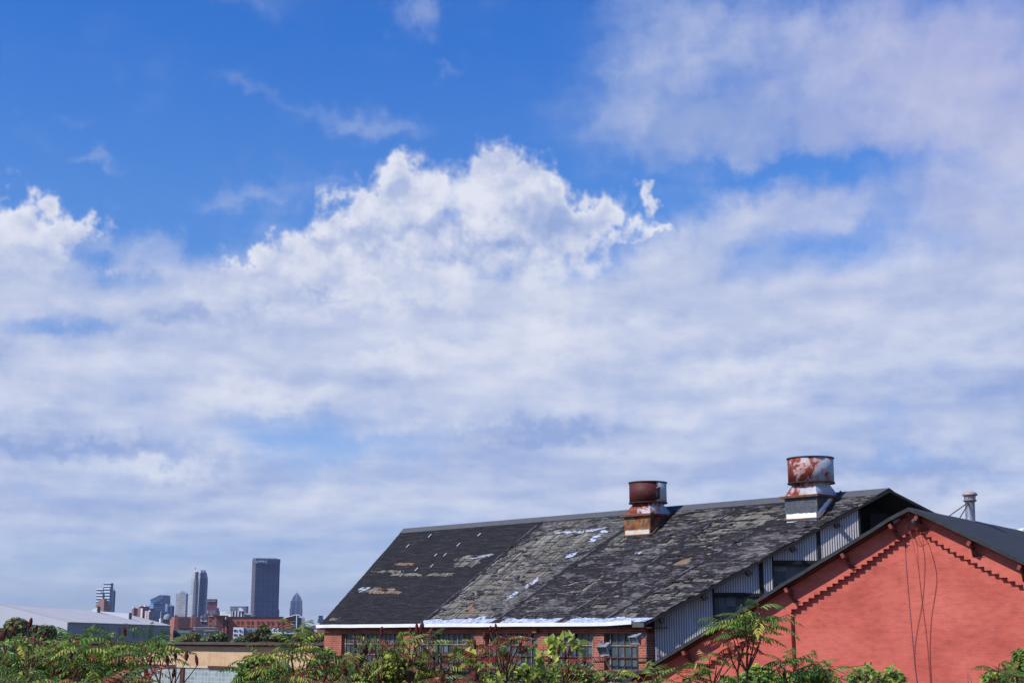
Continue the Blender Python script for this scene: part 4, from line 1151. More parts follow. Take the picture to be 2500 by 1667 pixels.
for (xr, yr, ytop_) in ((237, 1488, 1481.5), (314.5, 1504, 1497)):
    # dormer: ridge level with the roof ridge, vertical dark end
    n_r = (ca - apx).cross(sd).normalized(); P = hit(xr, yr + 6, apx + zz, n_r)
    fr = (P - apx).dot(ca - apx) / (ca - apx).length_squared; dd = (P - apx).dot(wd) / wd.length
    w = 1.3
    top_ = Vector((P.x, P.y, CZ + ray(xr, ytop_).z * P.y)); rg = apx + wd * (dd) + Vector((0, 0, .1))
    mb = MB()
    for k in (0,): 
        a0, a1 = P, top_; r0 = rg
        mb.face([r0, a0, a1], 0); mb.face([r0 + wd * w, a0 + wd * w, a1 + wd * w], 0); mb.face([r0, a1, a1 + wd * w, r0 + wd * w], 0)
    dm = build_child(mb, 'roof_dormer', M['whmetal'], wr)
    mb2 = MB(); mb2.prism([P - wd * .1 - Vector((0, 0, .1)), P + wd * (w + .1) - Vector((0, 0, .1)), top_ + wd * (w + .1) + Vector((0, 0, .15)), top_ - wd * .1 + Vector((0, 0, .15))], (.25, 0, 0))
    build_child(mb2, 'louvre', plain('dark_green_louvre', (.015, .05, .04), .5), wr)

# ------------------------------------------------------------------ the city beyond
def block_fp(x0, xc, x1, Y, alpha=35.0, depth=None, py=1550):
    """footprint of a block whose nearest corner stands at pixel column xc, distance Y; visible left end at x0, right end at x1"""
    k = lambda x: ray(x, py).x
    al = math.radians(alpha); C = Vector((k(xc) * Y, Y, 0))
    l = Vector((-math.cos(al), math.sin(al), 0)); r = Vector((math.sin(al), math.cos(al), 0))
    if xc - x0 > .2: Ls = (C.x - k(x0) * Y) / (math.cos(al) + k(x0) * math.sin(al))
    else: Ls = depth or 20
    if x1 - xc > .2: Ws = (k(x1) * Y - C.x) / (math.sin(al) - k(x1) * math.cos(al))
    else: Ws = depth or 20
    if Ls <= 0 or Ls > 600: Ls = depth or 20
    if Ws <= 0 or Ws > 600: Ws = depth or 20
    return [C, C + r * Ws, C + r * Ws + l * Ls, C + l * Ls], l, r
def zat(px, py, Y): return CZ + ray(px, py).z * Y
def blk(name, parent, x0, xc, x1, ytop, Y, mat, alpha=35, depth=None, z0=0.0, mats=None, roofmat=None):
    fp, l, r = block_fp(x0, xc, x1, Y, alpha, depth); zt_ = zat(xc, ytop, Y)
    mb = MB(); n = 4; P = [Vector((p.x, p.y, z0)) for p in fp]; Q = [Vector((p.x, p.y, zt_)) for p in fp]
    # faces: 0 right front, 1 back, 2 back left, 3 left front
    for i in range(4):
        j = (i + 1) % 4; mb.face([P[i], P[j], Q[j], Q[i]], 1 if (i == 3 and mats) else 0)
    mb.face(Q, 2 if mats else 0) if (mats and len(mats) > 2) else mb.face(Q, 0)
    ml = list(mats) if mats else [mat]
    return mb.build(name, ml, parent), fp, zt_
def city(name, label, x, Y, cat='building', group=None):
    p = ray(x, 1550); return thing(name, label, cat, (p.x * Y, Y, 0), group)
def pane(parent, name, x0, x1, y0, y1, Y, mat, off=0.06, thick=.1):
    mb = MB(); Yf = Y - off
    a, c, d, e = at(x0, y1, Yf), at(x1, y1, Yf), at(x1, y0, Yf), at(x0, y0, Yf)
    c.z = a.z; e.z = d.z; d.x = c.x; e.x = a.x
    mb.prism([a, c, d, e], (0, thick, 0)); return mb.build(name, mat, parent)

FM = {}
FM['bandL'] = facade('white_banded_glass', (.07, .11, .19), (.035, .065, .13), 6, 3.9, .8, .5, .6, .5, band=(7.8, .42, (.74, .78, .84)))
FM['bandD'] = facade('shaded_banded_glass', (.045, .075, .15), (.03, .055, .12), 5, 3.9, .8, .6, band=(7.8, .30, (.13, .16, .22)))  # the banded glass again, shade of the right side put into its colours
FM['darkglass'] = facade('dark_blue_glass', (.04, .07, .15), (.02, .045, .11), 5, 4, .7, .7)
FM['brown'] = facade('brown_brick_tower', (.30, .15, .10), (.08, .07, .09), 4.5, 3.6, .45, .5)
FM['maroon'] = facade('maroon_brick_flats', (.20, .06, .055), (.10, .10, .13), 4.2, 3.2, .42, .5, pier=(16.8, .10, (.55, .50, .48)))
FM['maroonL'] = facade('sunlit_brick_end', (.32, .11, .085), (.32, .12, .09), 30, 30, .1, .1, pier=(60, .08, (.6, .56, .54)))  # left ends of the slabs, sun painted in as a brighter brick
FM['slate'] = facade('blue_grey_flats', (.14, .12, .16), (.34, .36, .42), 4.4, 3.4, .4, .55)
FM['whitepier'] = facade('white_pier_front', (.52, .47, .46), (.20, .08, .08), 6, 3.4, .45, .8)
FM['sail'] = facade('pale_blue_curtain_wall', (.12, .22, .40), (.045, .10, .22), 5, 4.1, .85, .6, .4, .1)
FM['sail2'] = facade('blue_banded_glass', (.20, .33, .52), (.06, .12, .25), 60, 4.1, .99, .55, .4, .15)
FM['pyr'] = facade('mirror_blue_wall', (.09, .15, .30), (.045, .08, .18), 4, 4, .7, .7, .3, .1, pier=(22, .12, (.34, .30, .33)))
FM['grid'] = facade('pale_grey_grid', (.34, .34, .36), (.16, .17, .21), 3.0, 3.9, .5, .55)
FM['tallL'] = facade('granite_grid_sunlit', (.40, .37, .36), (.14, .16, .22), 3.4, 3.8, .5, .5)  # granite of the left facets, sunlight put into the colour
FM['tallD'] = facade('granite_grid_shaded', (.10, .13, .25), (.02, .045, .14), 3.4, 3.8, .6, .55)  # same granite darkened and blued to paint the shaded facets
FM['tallG'] = facade('glass_notch', (.14, .18, .26), (.06, .09, .15), 4, 3.8, .8, .6)
FM['loft'] = facade('red_loft_brick', (.36, .115, .075), (.22, .10, .09), 3.4, 3.6, .45, .5)
FM['redtower'] = facade('dull_red_tower', (.24, .05, .065), (.10, .05, .075), 3.2, 3.8, .6, .5)
FM['steel'] = facade('weathered_steel_shaded', (.026, .040, .135), (.014, .026, .095), 4.0, 3.9, .55, .62, .55, .2, band=(11.7, .12, (.012, .018, .05)), pier=(11.6, .20, (.010, .018, .055)))  # dark steel, further blued to paint the shade on the front
FM['steelL'] = facade('weathered_steel_lit', (.10, .075, .09), (.04, .04, .055), 4.0, 3.9, .4, .5, band=(11.7, .12, (.04, .035, .045)))  # same steel for the left facet, light painted into the tone
FM['gothL'] = facade('gothic_grey', (.07, .105, .22), (.025, .05, .14), 3.6, 3.8, .45, .7, pier=(10, .2, (.15, .18, .26)))
FM['greyblk'] = facade('grey_office', (.20, .21, .25), (.05, .07, .10), 9, 4.5, .62, .35)
FM['ribs'] = facade('black_white_ribs', (.70, .70, .70), (.025, .03, .04), 4.2, 200, .58, 1, .5)
FM['ribw'] = facade('white_ribbed_metal', (.72, .72, .72), (.55, .55, .57), 2.2, 200, .25, 1, .5)
FM['lowgrey'] = facade('low_grey', (.22, .23, .26), (.06, .07, .09), 6, 4, .5, .4)
FM['lowbrick'] = facade('low_brick', (.30, .11, .08), (.07, .07, .08), 5, 3.8, .4, .45)
M['qbrick'] = plain('new_red_brick', (.40, .105, .062), .85, var=.12, scl=.3)
M['qdark'] = plain('dark_steel_cladding', (.025, .028, .035), .45, var=.3, scl=.3)
M['qglass'] = plain('dark_window_glass', (.035, .045, .055), .12, var=.5, scl=.6, spec=.7)
M['citywhite'] = plain('white_panel', (.72, .74, .78), .6, var=.06, scl=.1)
M['citygrey'] = plain('blue_grey_panel', (.20, .25, .30), .7, var=.12, scl=.1)
M['paleconc'] = plain('pale_concrete', (.46, .45, .43), .8, var=.12, scl=.1)
M['darkroof'] = plain('dark_flat_roof', (.05, .05, .055), .8)

# 1 stepped banded glass towers
t = city('glass_tower', 'stepped blue glass tower with white bands, leftmost of the far skyline', 250, 3800)
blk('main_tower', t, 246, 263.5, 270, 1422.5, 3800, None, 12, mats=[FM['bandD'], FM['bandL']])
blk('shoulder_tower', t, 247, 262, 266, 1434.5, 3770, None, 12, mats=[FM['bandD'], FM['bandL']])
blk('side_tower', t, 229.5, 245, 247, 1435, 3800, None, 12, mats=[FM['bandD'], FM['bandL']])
t = city('glass_spire_tower', 'slim dark blue glass tower with a pointed top at the right of the banded tower', 273, 3900)
o, fp, z = blk('tower', t, 268, 271.5, 276.5, 1442, 3900, FM['darkglass'], 40)
mb = MB(); c = sum(fp, Vector()) / 4; c.z = zat(273, 1434.5, 3900)
q = [Vector((*(p * .5 + Vector((c.x, c.y, 0)) * .5).xy, z)) for p in fp]
for i in range(4): mb.face([q[i], q[(i + 1) % 4], c])
mb.build('pinnacle', FM['darkglass'], t)
# 2 brown stepped brick tower
t = city('brown_brick_tower', 'brown brick tower with stepped top and dark finial before the banded glass tower', 248, 3000)
for i, (x0, x1, yt, Yd) in enumerate(((229.5, 266, 1473, 3000), (235.5, 261.5, 1465, 2996), (241.5, 255.5, 1460.5, 2992))):
    blk('tier', t, x0, (x0 + x1) / 2 + 1, x1, yt, Yd, FM['brown'], 45)
blk('turret', t, 245.8, 248, 250, 1448, 2990 + 18, M['qdark'], 45, z0=zat(248, 1462, 3000))
mb = MB(); mb.tube([at(247.5, 1449, 3005), at(247.5, 1442, 3005)], [2, .3], 6); mb.build('finial', M['qdark'], t)
# 3 apartment slabs
t = city('apartment_tower', 'maroon apartment slab with a sunlit brick end, leftmost of three', 326, 2650, group='maroon apartment slabs')
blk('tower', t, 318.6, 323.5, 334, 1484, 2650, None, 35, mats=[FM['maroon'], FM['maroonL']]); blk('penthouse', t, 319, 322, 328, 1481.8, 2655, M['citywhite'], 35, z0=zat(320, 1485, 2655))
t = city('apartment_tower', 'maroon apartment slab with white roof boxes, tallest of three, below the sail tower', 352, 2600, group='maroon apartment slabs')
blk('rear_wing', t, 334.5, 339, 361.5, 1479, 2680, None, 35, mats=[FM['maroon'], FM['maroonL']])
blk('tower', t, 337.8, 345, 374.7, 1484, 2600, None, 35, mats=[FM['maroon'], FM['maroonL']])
for (a, c) in ((336, 342), (348, 354)): blk('penthouse', t, a, (a + c) / 2, c, 1477, 2685, M['citywhite'], 35, z0=zat(a, 1480, 2685))
t = city('apartment_tower', 'blue grey apartment slab with white piers at its left end, nearest of three', 368, 2500, group='maroon apartment slabs')
blk('tower', t, 350.5, 361.5, 388.8, 1490.5, 2500, None, 35, mats=[FM['slate'], FM['whitepier']])
blk('stair_tower', t, 360.5, 363, 366, 1488.5, 2496, M['citywhite'], 35, z0=zat(362, 1492, 2500))
# 4 sail topped glass tower
t = city('sail_tower', 'glass tower whose slanted sail-like top rises to the right', 384, 3300)
blk('lower_tower', t, 361, 371, 399.5, 1473.5, 3300, FM['sail2'], 60, depth=40)
mb = MB(); a, c = at(368, 1473, 3295), at(399.5, 1473, 3295); d, e = at(399.5, 1452, 3295), at(368, 1464.5, 3295); f_ = at(394, 1452.3, 3295)
mb.prism([a, c, d, f_, e], (6, 40, 0)); mb.build('sail_top', FM['sail'], t)
mb = MB(); mb.bar(at(399.6, 1473, 3290), at(399.6, 1452, 3290), 2.5); mb.bar(e - Vector((0, 5, 0)), f_ - Vector((0, 5, 0)), 2); mb.build('edge_frame', FM['darkglass'], t)
# 5 pyramid glass tower with a white mast
t = city('pyramid_tower', 'blue glass tower with a steep pyramid top and thin white mast', 408, 3600)
o, fp, z = blk('tower', t, 399.5, 406, 419, 1479, 3600, FM['pyr'], 42)
mb = MB(); c = sum(fp, Vector()) / 4; c.z = zat(406.5, 1463.5, 3600)
c.x = ray(407, 1463).x * 3620; c.y = 3620
q = [Vector((*p.xy, z)) for p in fp]
for i in range(4): mb.face([q[i], q[(i + 1) % 4], c])
mb.build('pyramid_roof', FM['pyr'], t)
mb = MB(); mb.tube([at(405.6, 1466, 3580), at(405.6, 1444.5, 3580)], [1.2, .7], 6); mb.build('mast', M['citywhite'], t)
for (x0, x1, yt, Y, mt, lb) in ((414, 422.6, 1479, 3500, FM['darkglass'], 'narrow dark office block between the pyramid tower and the grey slab'),
                           (388.5, 405.5, 1493, 2400, FM['lowgrey'], 'low dark blue office right of the blue grey apartment slab')):
    t = city('office_block', lb, (x0 + x1) / 2, Y); blk('tower', t, x0, x0 + 2, x1, yt, Y, mt, 50); blk('roof_plant', t, x0 + 2, x0 + 4, x1 - 2, yt - 1.4, Y + 8, M['citygrey'], 50, z0=zat(x0, yt + 1, Y))
t = city('low_office', 'low orange brick office with a white box at its left end', 399, 1800)
blk('wing', t, 392, 395, 413, 1511, 1800, FM['lowbrick'], 50); blk('white_end', t, 387, 390, 395, 1509, 1790, M['citywhite'], 50)
mb = MB(); mb.lathe(at(409, 1511, 1790), [(5, 0), (5, 3), (3.5, 5.5), (0, 7)], 14); mb.build('tank', M['citygrey'], t, smooth=True)
# 6 pale grey slab
t = city('grey_slab_tower', 'pale grey gridded slab tower with roof antennas behind the tall octagonal tower', 438, 3550)
blk('tower', t, 425, 450, 455, 1448, 3550, FM['grid'], 12)
mb = MB()
for (x, yt) in ((441, 1444), (445.5, 1440), (449, 1443.5), (452, 1444.5)): mb.tube([at(x, 1449, 3560), at(x, yt, 3560)], .9, 5)
mb.bar(at(440, 1447.4, 3560), at(453, 1447.4, 3560), 2.5); mb.build('antenna', M['citygrey'], t)
# 7 tall octagonal granite tower
t = city('octagonal_tower', 'tallest grey octagonal tower with a pale crown and shaded right side', 473, 3400)
def octo(name, xa, xb, y0, y1, Y, mset, inset=0, xt=None):
    """tapered octagonal stage between two heights"""
    cx = ray((xa + xb) / 2, 1550).x * Y; rad = (ray(xb, 1550).x - ray(xa, 1550).x) * Y / 2
    xa2, xb2 = xt or (xa, xb); r2 = (ray(xb2, 1550).x - ray(xa2, 1550).x) * Y / 2; cx2 = ray((xa2 + xb2) / 2, 1550).x * Y
    def ring(r, cx_, z): 
        return [Vector((cx_ + r * math.cos(a) / math.cos(math.pi / 8), Y + 30 + r * math.sin(a) / math.cos(math.pi / 8), z)) for a in [math.radians(22.5 + 45 * k - 8) for k in range(8)]]
    z0, z1 = (0 if y0 is None else zat(470, y0, Y)), zat(470, y1, Y)
    A, B = ring(rad, cx, z0), ring(r2, cx2, z1); mb = MB()
    for k in range(8):
        j = (k + 1) % 8; ang = 45 * k + 45 - 8
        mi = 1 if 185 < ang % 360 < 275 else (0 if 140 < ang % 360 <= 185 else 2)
        mb.face([A[k], A[j], B[j], B[k]], mi)
    mb.face(B, 0); return mb.build(name, mset, t)
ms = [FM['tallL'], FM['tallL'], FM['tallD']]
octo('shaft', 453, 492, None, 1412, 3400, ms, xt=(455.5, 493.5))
octo('upper_shaft', 455.5, 493.5, 1412, 1396, 3400, ms, xt=(460, 490))
octo('crown', 463, 489, 1396, 1390, 3400, [M['paleconc']] * 3, xt=(465, 487))
blk('notch', t, 467.5, 473, 479, 1418, 3388, FM['tallG'], 8); blk('notch_top', t, 469.5, 473, 478, 1395, 3391, FM['tallD'], 8, z0=zat(470, 1418, 3400))
mb = MB(); mb.tube([at(477, 1390, 3420), at(477, 1385, 3420)], 1, 5); mb.build('antenna', M['citygrey'], t)
t = city('office_block', 'small dark block tucked against the right foot of the octagonal tower', 492, 3450); blk('tower', t, 487, 489, 494.5, 1480.5, 3450, FM['darkglass'], 50); blk('low_wing', t, 487, 490, 498, 1489, 3440, FM['lowgrey'], 50)
# 8 lofts of red brick
t = city('brick_loft_building', 'wide red brick loft building with two projecting bays before the grey towers', 450, 1900)
blk('main_block', t, 412.5, 425, 487.6, 1505, 1900, FM['loft'], 62)
for (a, b_, c) in ((422.5, 424, 434), (464, 466, 477)): blk('bay', t, a, b_, c, 1502.6, 1880, FM['loft'], 70)
for (a, c) in ((424.5, 429), (468, 473)): blk('roof_tank', t, a, (a + c) / 2, c, 1500, 1882, M['darkroof'], 45, z0=zat(a, 1503.5, 1890))
# 9 dull red tower with lettering
t = city('red_tower', 'dull red office tower carrying white lettering along its top', 513, 3200)
o, fp, z = blk('tower', t, 499.7, 501.8, 527.3, 1461.5, 3200, FM['redtower'], 78)
fwd_ = (fp[1] - fp[0]).normalized()
def lettering(parent, txt, px, py, size, Y, mat, fdir, bold=0.0, name='sign_lettering', sp=1.0):
    cu = bpy.data.curves.new(name, 'FONT'); cu.body = txt; cu.space_character = sp; cu.size = size; cu.extrude = size * .06; cu.offset = bold
    ob = bpy.data.objects.new(name, cu); scene.collection.objects.link(ob)
    bpy.context.view_layer.update()
    me = bpy.data.meshes.new_from_object(ob.evaluated_get(bpy.context.evaluated_depsgraph_get()))
    bpy.data.objects.remove(ob); me.materials.clear(); me.materials.append(mat); me.name = name
    o = bpy.data.objects.new(name, me); scene.collection.objects.link(o); o.parent = parent
    p = at(px, py, Y) - Vector(parent['_o']); up = Vector((0, 0, 1)); nrm = fdir.cross(up)
    o.matrix_local = Matrix.Translation(p) @ Matrix((fdir, up, nrm)).transposed().to_4x4()
    return o
M['letters'] = plain('white_letters', (.85, .85, .85), .5, var=.02)
mb = MB(); 
dark_band = at(500.5, 1463.5, 3199)
lettering(t, 'K&L GATES', 504.5, 1467.6, 3.9, 3197.5, M['letters'], fwd_, 0.0)
blk('sign_band', t, 500.6, 502.2, 527.1, 1463.5, 3198.5, M['qdark'], 78, depth=8, z0=zat(513, 1469, 3199))
t = city('office_block', 'small blue grey block at the right foot of the dull red tower', 529, 3250); blk('tower', t, 524, 526, 532, 1483.5, 3250, FM['darkglass'], 55); blk('low_wing', t, 518, 520, 535, 1491, 3240, FM['lowgrey'], 60)
t = city('low_office', 'low maroon and grey office at the foot of the dull red tower', 510, 2900); blk('block', t, 497, 499, 533, 1497, 2900, FM['maroon'], 75); blk('upper_block', t, 503, 505, 524, 1489, 2910, FM['lowgrey'], 75); blk('annex', t, 488, 490, 500, 1502, 2890, FM['lowgrey'], 70)
# 10 wide grey office
t = city('wide_office', 'wide blue grey office block standing behind the white ribbed hall', 581, 3100)
blk('block', t, 558, 559.5, 599, 1479, 3100, FM['greyblk'], 85); blk('dark_end', t, 598.8, 599.5, 604, 1479, 3098, FM['darkglass'], 80)
# 11 white ribbed hall
t = city('ribbed_hall', 'white ribbed hall with black stripes and a white roof sculpture', 565, 2000)
blk('white_wing', t, 534.5, 562, 564, 1492, 2000, FM['ribw'], 8); blk('striped_wing', t, 563, 564, 594.5, 1491, 2010, FM['ribs'], 84)
mb = MB()
for q in ([(583, 1491), (583, 1484), (585.5, 1482), (588, 1484), (588, 1491)], [(588, 1491), (588, 1483.8), (592, 1487), (594.5, 1490), (594.5, 1491)]):
    mb.prism([at(x, y, 2005) for x, y in q], (0, 10, 0))
mb.build('roof_sculpture', M['citywhite'], t)
blk('low_annex', t, 594, 595, 613, 1496, 2050, M['paleconc'], 85); blk('low_annex', t, 594, 596, 616, 1500, 2030, FM['lowgrey'], 85)
lettering(t, 'HEINZ', 551.5, 1496.3, 2.6, 1995, M['qdark'], Vector((1, 0, 0)), 0.0)
# 12 tall dark steel tower
t = city('steel_tower', 'widest tall dark steel skyscraper with white lettering at its top left', 645, 3300)
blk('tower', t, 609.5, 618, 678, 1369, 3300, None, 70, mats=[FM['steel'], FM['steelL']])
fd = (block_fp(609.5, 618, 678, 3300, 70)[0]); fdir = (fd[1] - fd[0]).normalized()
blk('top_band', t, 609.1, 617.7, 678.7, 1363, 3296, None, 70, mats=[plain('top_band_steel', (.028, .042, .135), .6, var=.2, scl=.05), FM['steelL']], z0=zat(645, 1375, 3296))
mb = MB()
for i in range(17): 
    x = 618 + i * 3.6; mb.tube([at(x, 1364, 3330), at(x, 1361.5 - (i % 3) * .5, 3330)], 1.1, 4)
mb.build('roof_mast', M['qdark'], t)
lettering(t, 'UPMC', 624, 1373.4, 8.4, 3295.5, M['letters'], fdir, 0.0, sp=1.38)
mb = MB()
blk('side_block', t, 676, 677.5, 680, 1487, 3320, FM['darkglass'], 60)
# 13 gothic pointed tower
t = city('gothic_tower', 'slim grey tower tapering to a stepped point with a small pinnacle', 718, 3400)
def sq(name, xa, xb, ya, yb, Y, mat, top=None):
    cx = ray((xa + xb) / 2, 1550).x * Y; h = (ray(xb, 1550).x - ray(xa, 1550).x) * Y / 2
    hx = h if top is None else (ray(top[1], 1550).x - ray(top[0], 1550).x) * Y / 2
    z0, z1 = (0 if ya is None else zat(718, ya, Y)), zat(718, yb, Y); mb = MB(); yc = Y + 20
    A = [Vector((cx + sx * h, yc + sy * h, z0)) for sx, sy in ((-1, -1), (1, -1), (1, 1), (-1, 1))]; B = [Vector((cx + sx * hx, yc + sy * hx, z1)) for sx, sy in ((-1, -1), (1, -1), (1, 1), (-1, 1))]
    for i in range(4): j = (i + 1) % 4; mb.face([A[i], A[j], B[j], B[i]])
    mb.face(B); mb.build(name, mat, t)
sq('shaft', 704.3, 731.7, None, 1483, 3400, FM['gothL']); sq('shaft', 705.6, 731.0, 1483, 1466, 3400, FM['gothL']); sq('roof_stage', 707, 730.5, 1466, 1458.5, 3400, FM['gothL'], (709.5, 728))
sq('roof_stage', 709.5, 728, 1458.5, 1452, 3400, FM['gothL'], (713, 724.5)); sq('roof_stage', 713.5, 724, 1452, 1446.5, 3400, FM['gothL'], (717, 721.5))
sq('pinnacle', 717, 721.5, 1446.5, 1440, 3400, M['paleconc'], (718.6, 719.6)); 
# 14 small far tower at the shed's left end
t = city('office_block', 'small pale blue tower seen just left of the shed roof corner', 781, 3500); blk('tower', t, 776, 777, 787.5, 1502, 3500, FM['darkglass'], 80); blk('base', t, 774.5, 776, 790, 1510.5, 3490, FM['darkglass'], 80)

# 15 big red brick building with paired windows
t = city('brick_office_building', 'broad red brick office building with rows of paired dark windows and a dark top storey', 620, 900)
YQ = 900
blk('main_wall', t, 547, 548, 697.5, 1511, YQ, M['qbrick'], 89.2, depth=14)
blk('top_storey', t, 549, 550, 688, 1504.5, YQ + 4, M['qdark'], 89.2, depth=8, z0=zat(600, 1512, YQ))
blk('corner_block', t, 523, 546.5, 548.5, 1504, YQ - 6, M['qbrick'], 1.2, depth=14)
blk('corner_roof', t, 519, 548, 556, 1501.5, YQ - 10, M['qdark'], 1.2, depth=18, z0=zat(540, 1504.2, YQ - 8))
pane(t, 'large_window', 527.5, 540, 1509, 1525, YQ - 6, M['qglass']); pane(t, 'band', 522, 548, 1526.5, 1529, YQ - 6, M['qdark'], .5)
for (a, c) in ((526.5, 532), (534, 540.5)): pane(t, 'window', a, c, 1529.5, 1546, YQ - 6, M['qglass'])
pane(t, 'band', 543.5, 547.5, 1510, 1555, YQ - 6, M['qdark'], .2)
cols = [(553.7, 559.2), (563.7, 569), (578.3, 583.8), (588.3, 593.8), (602.7, 608), (612.7, 618), (626.9, 632.2), (637, 642.3), (651.3, 656.5), (661.5, 666.7), (675.7, 681), (686, 691.2)]
for (a, c) in cols:
    pane(t, 'window', a, c, 1515.3, 1522.5, YQ, M['qglass'])
    pane(t, 'window', a, c, 1526.5, 1533, YQ, M['qglass'])
for (a, c) in ((1538, 1548), (1550, 1556)): pane(t, 'window', 553.7, 559.2, a, c, YQ, M['qglass'])
# slanted glass end with mast
t = city('glass_end_building', 'glass fronted wing with an upswept white roof and a tall white post', 720, 880)
YG2 = 880
mb = MB(); mb.prism([at(697.5, 1555, YG2), at(711.5, 1555, YG2), at(711.5, 1504, YG2), at(697.5, 1508.5, YG2)], (0, 14, 0)); mb.build('brick_side', M['qbrick'], t)
mb = MB(); mb.prism([at(711.5, 1555, YG2), at(736.5, 1555, YG2), at(736.5, 1508, YG2), at(726, 1501, YG2), at(711.5, 1503.5, YG2)], (0, 14, 0)); mb.build('glass_wall', M['qglass'], t)
for y in (1515, 1523.5, 1527, 1535): pane(t, 'floor_band', 710, 722.5, y, y + 1.1, YG2, M['citywhite'], .4)
for y in (1516, 1526, 1537): pane(t, 'floor_band', 727, 736, y, y + .8, YG2, M['citygrey'], .4)
mb = MB(); mb.bar(at(693, 1508.2, YG2 - 2), at(724, 1500, YG2 - 2), 6, .45); mb.bar(at(724, 1500, YG2 - 2), at(733, 1500.3, YG2 - 2), 6, .4); mb.bar(at(728, 1506, YG2 - 2), at(741, 1506.4, YG2 - 2), 5, .35); mb.build('upswept_roof', M['citywhite'], t)
mb = MB(); mb.tube([at(723.5, 1560, YG2 - 5), at(724.5, 1501, YG2 - 5)], .28, 8); mb.tube([at(736.7, 1545, YG2 - 3), at(736.7, 1510, YG2 - 3)], .15, 8); mb.build('post', M['citywhite'], t)
# white and blue grey flats in front
t = city('white_flats', 'white and blue grey three storey flats before the big brick building', 600, 450)
YR = 450
blk('white_block', t, 566, 569, 594, 1530.5, YR, M['citywhite'], 86, depth=9); blk('grey_block', t, 593.6, 594.4, 630, 1531, YR + 2, M['citygrey'], 88, depth=9); blk('roof_box', t, 632, 634, 664, 1529, YR + 8, M['paleconc'], 86, depth=8)
blk('white_block', t, 629, 630, 680, 1532.5, YR + 3, M['citywhite'], 88, depth=9); blk('roof_box', t, 634, 635, 648, 1524.5, YR + 4, M['citygrey'], 88, depth=5)
for (a, c) in ((570.5, 576), (583.5, 589)):
    for y in (1536, 1546.5): pane(t, 'window', a, c, y, y + 5, YR, M['qglass'], .1); 
for a in (577.5, 598.5, 607, 611.5, 622):
    for y in (1536.5, 1547): pane(t, 'window', a, a + (1.3 if a == 577.5 else 3.8), y, y + 5, YR, M['qglass'], .1)
for a in (659, 668, 673): pane(t, 'window', a, a + 3.4, 1537.5, 1542, YR + 3, M['qglass'], .1)
t = city('long_roofed_building', 'low dark building with a long white roof edge right of the white flats', 700, 420)
blk('block', t, 678, 679.5, 721, 1533.5, 425, plain('dark_siding', (.07, .07, .10), .7), 88, depth=8); blk('white_roof', t, 655, 657, 727, 1542.3, 415, M['citywhite'], 88, depth=10, z0=zat(690, 1546.5, 415)); blk('lower_wall', t, 656, 658, 726, 1546.5, 416, plain('taupe_wall', (.16, .14, .15), .8), 88, depth=9)
# left hand low things
t = city('green_glazed_shed', 'low grey green industrial unit with a strip of windows, right of the warehouse', 446, 300)
blk('block', t, 421, 422, 468, 1537.5, 300, plain('grey_green_cladding', (.17, .21, .22), .6), 88, depth=14)
for i in range(4): pane(t, 'window', 424 + i * 10.4, 433.5 + i * 10.4, 1544.5, 1553, 300, M['whgreen'], .1)
mb = MB(); mb.tube([at(470, 1570, 297), at(470, 1543, 297)], .12, 6); mb.lathe(at(470, 1544, 297), [(0, -.3), (.5, 0), (.45, .5), (0, .8)], 10); mb.build('stack', M['darkroof'], t)
for (lb, x0, x1, yt, Y, mt) in (('dark flat roofed block between the lofts and the brick office', 487, 518, 1517.5, 1400, plain('dark_purple_wall', (.10, .07, .10), .8)),
                          ('orange brick block with a pale window left of the brick office', 505, 524, 1503.5, 1100, FM['lowbrick']),
                          ('pale flat roofed store in front of the lofts', 470, 523, 1531, 700, M['paleconc']),
                          ('tan low warehouse with a stained roof in front of the pale store', 480, 523, 1539, 560, plain('tan_wall', (.30, .26, .21), .8)),
                          ('narrow roofed brick row at the foot of the lofts', 434, 478, 1533, 900, FM['lowbrick']),
                          ('red and white small house beside the trees', 482, 503, 1548, 380, FM['lowbrick']),
                          ('blue and white terraces between the lofts and the orange block', 487.5, 508, 1509, 1700, FM['whitepier'])):
    t = city('low_building', lb, (x0 + x1) / 2, Y); blk('block', t, x0, x0 + 1, x1, yt, Y, mt, 84, depth=18)
    blk('roof_edge', t, x0 - .5, x0 + .6, x1 + .5, yt - .8, Y - 1, M['paleconc'] if 'pale' in lb or 'tan' in lb else M['darkroof'], 84, depth=19, z0=zat(x0, yt + .6, Y))
t = city('storage_tank', 'small pale grey box tank on legs above the trees', 497, 340); blk('box', t, 491.5, 493, 502, 1543.5, 340, M['citygrey'], 85, depth=3, z0=zat(497, 1552, 340))
mb = MB()
for x in (492.5, 501): mb.tube([at(x, 1575, 341), at(x, 1551, 341)], .1, 5)
mb.build('leg', M['rail'], t)
